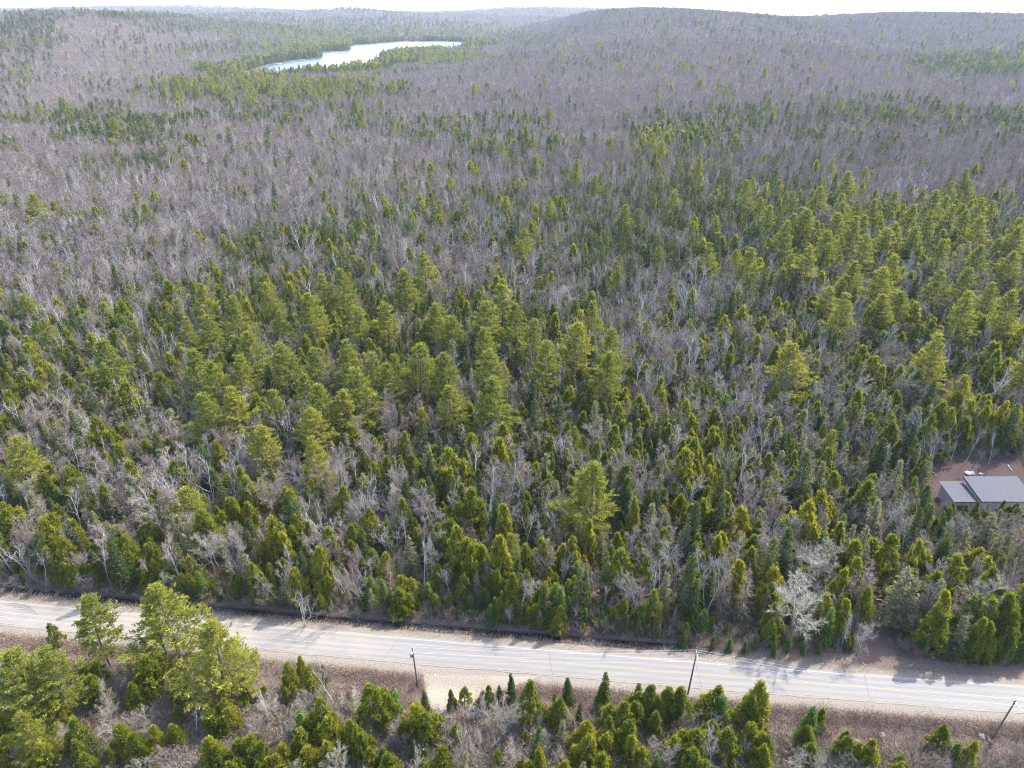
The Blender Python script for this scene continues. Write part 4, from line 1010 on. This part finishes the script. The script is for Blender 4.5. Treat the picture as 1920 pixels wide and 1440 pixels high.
# brambles on the near verge, dead grass along both shoulders
def band(n, s0, s1, x0=-125, x1=125):
    x = rng.uniform(x0, x1, n); s = rng.uniform(s0, s1, n)
    p = np.array([road_pt(a, b) for a, b in zip(x, s)]); return p[:, 0], p[:, 1]
for nm, mat, bands, H, lab in (('brambles', 'bramble', ((7000, -17, -6.2), (1500, -9, -5.8), (500, 8.3, 9.8)), 1.0, 'reddish brown dead brambles on the road verge'), ('dead_grass', 'straw', ((2200, -8.5, -5.2), (1500, 4.6, 6.4), (2600, -16, -7)), .6, 'straw-coloured dead grass along the road shoulder')):
    xy = [band(*b) for b in bands]; X = np.concatenate([a for a, _ in xy]); Y = np.concatenate([b for _, b in xy])
    k = (poly_sd(DRIVE, X, Y) > .5) & (poly_sd(TRACK, X, Y) > .3); X, Y = X[k], Y[k]; n = len(X); sc = rng.uniform(.5, 1.25, n)
    scatter(nm, [tussock(850 + i, H).mesh('tussock_model', [MT[mat]]) for i in range(4)], np.stack([X, Y, terrain(X, Y)], 1), np.stack([np.zeros(n), np.zeros(n), rng.uniform(0, 6.28, n)], 1), np.stack([sc, sc, sc], 1), rng.integers(0, 4, n), lab)

# ------------------------------------------------------------------ utility poles and wires
MT['polewood'] = plain('weathered_pole_wood', (0.094, 0.074, 0.058), .9, .25, 4)
MT['porcelain'] = plain('grey_porcelain', (0.322, 0.322, 0.310), .4, .08)
MT['galv'] = plain('galvanised_steel', (0.292, 0.292, 0.292), .45, .1, 3, .6)
MT['wire'] = plain('aluminium_wire', (0.363, 0.363, 0.363), .5, .05, 1)
P_AT = [np.append(road_pt(-127, -8), 0), np.append(road_pt(-70.2, -8.6), 0), at(783, 1283), at(1290, 1300), at(1862, 1382), None]
P_AT[5] = np.array([P_AT[4][0] * 2 - P_AT[3][0], P_AT[4][1] * 2 - P_AT[3][1] + 1.5, 0])
P_LAB = ['weathered utility pole beyond the frame edge, west of the pines', 'weathered utility pole hidden behind the roadside pines', 'utility pole with a transformer beside the gravel driveway', 'utility pole rising behind the cedars in the middle of the road', 'tilted utility pole standing by boulders on the brown verge', 'utility pole down the road past the boulders']
TOPS = []
for i, (p, lab) in enumerate(zip(P_AT, P_LAB)):
    z0 = tz(p[0], p[1]); H = 11.2
    root = link('utility_pole', None, None, (p[0], p[1], z0))
    rz = math.atan(RB + 2 * RC * p[0]); root.rotation_euler = ([(0, .03), (.01, -.02), (.02, -.035), (-.01, .02), (.03, .03), (0, 0)][i][0], [0, .0, -.03, .03, .045, 0][i], rz)
    tag(root, lab, 'utility pole', 'utility poles along the road')
    a = Acc(); zz = np.linspace(-1, H, 7); pts = np.stack([np.zeros(7), np.zeros(7), zz], 1); rr = np.linspace(.19, .125, 7); a.tube(pts[:-1], pts[1:], rr[:-1], rr[1:], 0, 10); a.cap((0, 0, H), (0, 0, 1), .125, 0, 10)
    link('pole', a.mesh('pole', [MT['polewood']]), root)
    a = Acc(); a.box((.12, -1.15, H - .62), (.24, 1.15, H - .48)); link('crossarm', a.mesh('crossarm', [MT['galv']]), root)
    for sg in (-1, 1):
        a = Acc(); a.tube(np.array([[.13, sg * .75, H - .6]]), np.array([[.13, 0.0, H - 1.35]]), .025, .025, 0, 4); link('brace', a.mesh('brace', [MT['galv']]), root)
    offs = [(.18, -1.0, H - .48), (.18, 1.0, H - .48), (0, 0, H)]
    for q in offs:
        a = Acc(); zz = np.array([0, .05, .1, .16, .2, .28, .33]); rr = np.array([.03, .07, .045, .075, .045, .06, .02])
        pts = np.stack([np.full(7, q[0]), np.full(7, q[1]), q[2] + zz], 1); a.tube(pts[:-1], pts[1:], rr[:-1], rr[1:], 0, 8); link('insulator', a.mesh('insulator', [MT['porcelain']]), root)
    if i == 2:
        a = Acc(); zz = np.array([0, .04, .95, 1.0, 1.06]); rr = np.array([.02, .27, .27, .24, .02]); pts = np.stack([np.full(5, -.42), np.zeros(5), H - 2.6 + zz], 1); a.tube(pts[:-1], pts[1:], rr[:-1], rr[1:], 0, 12)
        a.box((-.2, -.06, H - 2.3), (-.1, .06, H - 1.9)); link('transformer', a.mesh('transformer', [MT['galv']], True), root)
    bpy.context.view_layer.update()
    from mathutils import Vector
    TOPS.append([np.array(root.matrix_world @ Vector((q[0], q[1], q[2] + .33))) for q in offs] + [np.array(root.matrix_world @ Vector((.15, 0, H - 2.0)))])
spans = ['left of the roadside pines', 'between the roadside pines and driveway pole', 'between the driveway pole and middle pole', 'between the middle pole and tilted pole', 'past the tilted pole']
for i in range(5):
    for k, nm in enumerate(('near-side', 'forest-side', 'topmost', 'lower telephone')):
        A, B = TOPS[i][k], TOPS[i + 1][k]; n = 19; t = np.linspace(0, 1, n)[:, None]
        pts = A * (1 - t) + B * t; pts[:, 2] -= (4 * t * (1 - t))[:, 0] * (.75 + .15 * k)
        a = Acc(); a.tube(pts[:-1], pts[1:], .025, .025, 0, 4)
        tag(link('power_line', a.mesh('power_line', [MT['wire']])), '%s pale wire spanning %s' % (nm, spans[i]), 'wire', 'wires strung along the road')

# ------------------------------------------------------------------ house in its clearing
MT['shingle'] = None
def shingle_material():
    m, nt, out = new_mat('grey_shingles')
    b = N(nt, 'ShaderNodeBsdfPrincipled'); b.inputs['Roughness'].default_value = .9
    tc = N(nt, 'ShaderNodeTexCoord'); br = N(nt, 'ShaderNodeTexBrick'); nt.links.new(tc.outputs['Object'], br.inputs[0])
    br.inputs['Scale'].default_value = 3.2; br.inputs['Color1'].default_value = (0.028, 0.030, 0.038, 1); br.inputs['Color2'].default_value = (0.035, 0.038, 0.048, 1); br.inputs['Mortar'].default_value = (0.020, 0.022, 0.029, 1); br.inputs['Mortar Size'].default_value = .012
    n = noise(nt, .7, 4); c = mixc(nt, .35, br.outputs[0], ramp(nt, n, [(.3, (0.023, 0.025, 0.032)), (.7, (0.040, 0.043, 0.055))]))
    nt.links.new(c, b.inputs['Base Color']); nt.links.new(b.outputs[0], out.inputs[0])
    return m
MT['shingle'] = shingle_material()
MT['fascia'] = plain('dark_fascia', (.04, .038, .04), .6, .1)
MT['siding'] = plain('pale_siding', (0.351, 0.334, 0.310), .8, .08, 2)
MT['dark'] = plain('dark_glass', (.03, .035, .045), .15, .1)
MT['doorp'] = plain('dark_door_paint', (.09, .08, .08), .5, .1)
MT['trimw'] = plain('white_trim', (0.439, 0.433, 0.422), .6, .05)
hb = at(1793, 893, 6.0); hr = at(1902, 893, 6.0); hf = at(1843, 940, 4.6)
X0, X1, Y0, Y1 = hf[0] - .2, hr[0] + .6, hf[1], hb[1]
gz = tz((X0 + X1) / 2, (Y0 + Y1) / 2)
house = link('house', None, None, (X0, Y0, gz)); tag(house, 'low house with two grey shingle roofs in a clearing among conifers', 'house')
W, D = X1 - X0, Y1 - Y0; LW = 6.6
zf, zb = 4.6 - gz, 6.0 - gz
def hpart(nm, a, mat, parent=None, smooth=False):
    return link(nm, a.mesh(nm, mat if isinstance(mat, list) else [mat], smooth), parent or house)
e = .6
def slab(x0, x1, y0, y1, z0, z1, th):
    a = Acc(); a.hexa([(x0, y0, z0 - th), (x1, y0, z0 - th), (x1, y1, z1 - th), (x0, y1, z1 - th), (x0, y0, z0), (x1, y0, z0), (x1, y1, z1), (x0, y1, z1)]); return a
ro = hpart('roof', slab(0, W, 0, D, zf, zb, .16), MT['shingle'])
a = Acc(); a.hexa([(-.05, -.06, zf - .36), (W + .05, -.06, zf - .36), (W + .05, -.003, zf - .36), (-.05, -.003, zf - .36), (-.05, -.06, zf - .02), (W + .05, -.06, zf - .02), (W + .05, -.003, zf - .02), (-.05, -.003, zf - .02)])
hpart('fascia', a, MT['fascia'], ro)
for x in (-.06, W + .003):
    a = Acc(); a.hexa([(x, 0, zf - .5), (x + .057, 0, zf - .5), (x + .057, D, zb - .5), (x, D, zb - .5), (x, 0, zf - .03), (x + .057, 0, zf - .03), (x + .057, D, zb - .03), (x, D, zb - .03)]); hpart('fascia', a, MT['fascia'], ro)
lz, lzb = 3.7 - gz, 4.5 - gz
lr = hpart('lower_roof', slab(-LW, -.1, 1.0, D - .1, lz, lzb, .16), MT['shingle'])
a = Acc(); a.box((-LW - .02, .94, lz - .34), (-.1, .997, lz - .02)); hpart('fascia', a, MT['fascia'], lr)
a = Acc(); a.hexa([(e, e, -.3), (W - e, e, -.3), (W - e, D - e, -.3), (e, D - e, -.3), (e, e, zf - .2), (W - e, e, zf - .2), (W - e, D - e, zb - .25), (e, D - e, zb - .25)]); hpart('wall', a, MT['siding'])
a = Acc(); a.hexa([(-LW + e, 1.8, -.3), (e - .01, 1.8, -.3), (e - .01, D - e - .2, -.3), (-LW + e, D - e - .2, -.3), (-LW + e, 1.8, lz - .18), (e - .01, 1.8, lz - .18), (e - .01, D - e - .2, lzb - .25), (-LW + e, D - e - .2, lzb - .25)]); hpart('wall', a, MT['siding'])
for x in (2.2, 5.4, 10.8, 13.6):
    fr = Acc(); fr.box((x - .7, e - .07, 1.0), (x + .7, e - .003, 2.3)); f_ = hpart('window', fr, MT['trimw'])
    pn = Acc(); pn.box((x - .6, e - .09, 1.1), (x - .03, e - .072, 2.2)); hpart('pane', pn, MT['dark'], f_); pn = Acc(); pn.box((x + .03, e - .09, 1.1), (x + .6, e - .072, 2.2)); hpart('pane', pn, MT['dark'], f_)
dr = Acc(); dr.box((7.6, e - .08, -.1), (8.6, e - .003, 2.1)); d_ = hpart('door', dr, MT['doorp']); kn = Acc(); kn.box((8.42, e - .14, 1.0), (8.5, e - .082, 1.08)); hpart('handle', kn, MT['galv'], d_)
dr = Acc(); dr.box((-LW + 1.6, 1.72, -.1), (-2.6, 1.797, 2.2)); d_ = hpart('garage_door', dr, MT['doorp'])
for k in range(3):
    pn = Acc(); pn.box((-LW + 1.7, 1.69, .1 + k * .7), (-2.7, 1.717, .7 + k * .7)); hpart('panel', pn, MT['doorp'], d_)

def rock(p, r, seed, mat, label, flat=.7, group='boulders by the road', name='boulder'):
    R_ = np.random.default_rng(seed)
    import bmesh
    bm = bmesh.new(); bmesh.ops.create_icosphere(bm, subdivisions=2, radius=r)
    for v in bm.verts:
        q = np.array(v.co); n = 1 + .22 * math.sin(q[0] / r * 2.3 + seed) * math.cos(q[1] / r * 2.9 + seed * 2) + R_.normal() * .06
        v.co = (q[0] * n * 1.2, q[1] * n, q[2] * n * flat)
    me = bpy.data.meshes.new(name); bm.to_mesh(me); bm.free(); me.materials.append(mat)
    o = link(name, me, None, (p[0], p[1], tz(p[0], p[1]) + r * flat * .35)); o.rotation_euler = (0, 0, R_.uniform(0, 6))
    return tag(o, label, 'rock', group)
MT['stone'] = plain('grey_boulder', (0.088, 0.082, 0.082), .9, .35, 2.5, 0, .6)
MT['palestone'] = plain('pale_stone', (0.176, 0.164, 0.155), .9, .25, 3, 0, .5)
rock(at(1654, 1376), .6, 1, MT['stone'], 'grey boulder lying in the brambles below the road')
rock(at(1842, 1378), .6, 2, MT['stone'], 'pale grey boulder beside the tilted utility pole')
rock(at(1858, 1387), .5, 3, MT['stone'], 'dark boulder at the foot of the tilted utility pole')
rock(at(1606, 1387), .5, 4, MT['palestone'], 'small pinkish stone among cedars below the road')
rock(at(1651, 1140), .55, 5, MT['palestone'], 'white stone at the far end of the dirt track')
rock(at(1651, 1148), .6, 6, MT['stone'], 'tan stone on the dirt track, in front of the white stone')
rock(at(1542, 1246), .22, 7, MT['palestone'], 'tiny white stone on the gravel shoulder')
rock(at(1815, 889), .9, 8, MT['palestone'], 'biggest white rock of the pile behind the house', .6, 'rock pile behind the house')
rock(at(1823, 888), .7, 9, MT['palestone'], 'low white rock, right end of the pile behind the house', .6, 'rock pile behind the house')
rock(at(1838, 889), .5, 10, MT['palestone'], 'small pale rock apart from the pile behind the house', .6, 'rock pile behind the house')
def log(p, q, r, label, mat):
    a = Acc(); p = np.array([p[0], p[1], tz(p[0], p[1]) + r]); q = np.array([q[0], q[1], tz(q[0], q[1]) + r + .1]); n = 6; t = np.linspace(0, 1, n)[:, None]
    pts = p * (1 - t) + q * t; pts[1:-1] += rng.normal(size=(n - 2, 3)) * .06; rr = np.linspace(r, r * .6, n)
    a.tube(pts[:-1], pts[1:], rr[:-1], rr[1:], 0, 7); a.cap(pts[0], pts[0] - pts[1], r, 0, 7); a.cap(pts[-1], pts[-1] - pts[-2], r * .6, 0, 7)
    tag(link('fallen_log', a.mesh('fallen_log', [mat])), label, 'log', 'fallen logs')
log(at(1728, 879), at(1752, 890), .22, 'white birch log lying at the edge of the house clearing', MT['bwhite'])
log(at(1889, 874), at(1896, 885), .15, 'thin pale log lying behind the house roof', MT['bwhite'])
log(at(665, 1135), at(672, 1162), .10, 'slim bare fallen stem on the ditch bank', MT['limb'])
log(at(625, 1157), at(655, 1168), .09, 'thin fallen branch lying in the dark ditch', MT['limb'])
# dark bin and red tub in the yard
g = at(1817, 846); bn = link('storage_bin', None, None, (g[0], g[1], tz(g[0], g[1]))); tag(bn, 'black storage bin under the trees behind the house', 'bin'); bn.rotation_euler = (0, 0, .5)
a = Acc(); a.hexa([(-.8, -.55, 0), (.8, -.55, 0), (.8, .55, 0), (-.8, .55, 0), (-.95, -.65, 1.3), (.95, -.65, 1.3), (.95, .65, 1.3), (-.95, .65, 1.3)]); link('body', a.mesh('body', [MT['fascia']]), bn)
a = Acc(); a.hexa([(-1.0, -.7, 1.303), (1.0, -.7, 1.303), (1.0, .7, 1.303), (-1.0, .7, 1.303), (-.9, -.6, 1.42), (.9, -.6, 1.42), (.9, .6, 1.55), (-.9, .6, 1.55)]); link('lid', a.mesh('lid', [MT['doorp']]), bn)
MT['red'] = plain('red_plastic', (0.322, 0.035, 0.017), .4, .1)
g = at(1803, 962); a = Acc(); zz = np.array([0, .0, .45, .5, .5, .42, .1]); rr = np.array([.02, .6, .8, .86, .8, .74, .02]); pts = np.stack([np.zeros(7), np.zeros(7), zz], 1); pts[1:, 2] += np.arange(6) * 1e-4
a.tube(pts[:-1], pts[1:], rr[:-1], rr[1:], 0, 14)
tag(link('plastic_tub', a.mesh('plastic_tub', [MT['red']]), None, (g[0], g[1], tz(g[0], g[1]) + .02)), 'small red tub on the ground before the house', 'tub')

# ------------------------------------------------------------------ cabins on the lake shore
MT['cabin'] = plain('cabin_wood', (0.193, 0.117, 0.071), .9, .2); MT['cabingrey'] = plain('cabin_grey', (0.263, 0.263, 0.263), .8, .1)
for (a0, b0), mat, lab in (((474, 121), 'cabingrey', 'grey lakeside cabin at the near end of the lake'), ((629, 93), 'cabin', 'orange-brown cabin on the wooded point of the lake'), ((742, 76), 'cabingrey', 'pale cabin on the far lake shore'), ((690, 80), 'cabin', 'brown cabin on the far shore beside the wooded point'), ((836, 75), 'cabingrey', 'tiny pale cabin near the far end of the lake')):
    g = at(a0, b0, LAKEZ + 1.5); z0 = tz(g[0], g[1])
    c = link('cabin', None, None, (g[0], g[1], z0 - .2)); tag(c, lab, 'cabin', 'cabins on the lake shore')
    a = Acc(); a.hexa([(-6, -4, 0), (6, -4, 0), (6, 4, 0), (-6, 4, 0), (-6, -4, 3.4), (6, -4, 3.4), (6, 4, 3.4), (-6, 4, 3.4)]); link('wall', a.mesh('wall', [MT[mat]]), c)
    a = Acc(); a.quads(np.array([[(-6.8, -4.8, 3.1), (6.8, -4.8, 3.1), (6.8, 0, 6.0), (-6.8, 0, 6.0)], [(6.8, 4.8, 3.1), (-6.8, 4.8, 3.1), (-6.8, 0, 6.0), (6.8, 0, 6.0)]], float)); a.tris(np.array([[(-6, -4, 3.4), (-6, 4, 3.4), (-6, 0, 5.7)], [(6, -4, 3.4), (6, 4, 3.4), (6, 0, 5.7)]], float)); link('roof', a.mesh('roof', [MT['galv'] if mat == 'cabingrey' else MT['fascia']]), c)
    for x in (-3.2, 3.2):
        a = Acc(); a.box((x - 1, -4.08, 1.2), (x + 1, -4.003, 2.6)); link('window', a.mesh('window', [MT['dark']]), c)
for a0, b0, lab in ((522, 119.5, 'white dock on the lake shore near the grey cabin'), (566, 112.5, 'pale dock further along the lake shore')):
    g = at(a0, b0, LAKEZ); c = link('dock', None, None, (g[0], g[1], LAKEZ)); tag(c, lab, 'dock', 'docks on the lake')
    a = Acc(); a.box((-9, -1.6, .6), (9, 1.6, .8)); link('deck', a.mesh('deck', [MT['trimw']]), c)
    for x in (-8, 0, 8):
        a = Acc(); a.tube(np.array([[x, -1.2, -3.]]), np.array([[x, -1.2, .6]]), .15, .15, 0, 6); link('post', a.mesh('post', [MT['polewood']]), c)

# ------------------------------------------------------------------ the air between here and the hills
def haze():
    m, nt, out = new_mat('haze_air')
    v = N(nt, 'ShaderNodeVolumePrincipled'); v.inputs['Color'].default_value = (.74, .85, 1.0, 1); v.inputs['Density'].default_value = HAZE; v.inputs['Anisotropy'].default_value = .0
    nt.links.new(v.outputs[0], out.inputs['Volume'])
    a = Acc(); a.box((-15700, -15700, -20), (15700, 15700, 330))
    o = link('haze', a.mesh('haze', [m])); tag(o, 'thin pale haze over the far hills', None, None, 'stuff')
HAZE = 3.3e-5
haze()
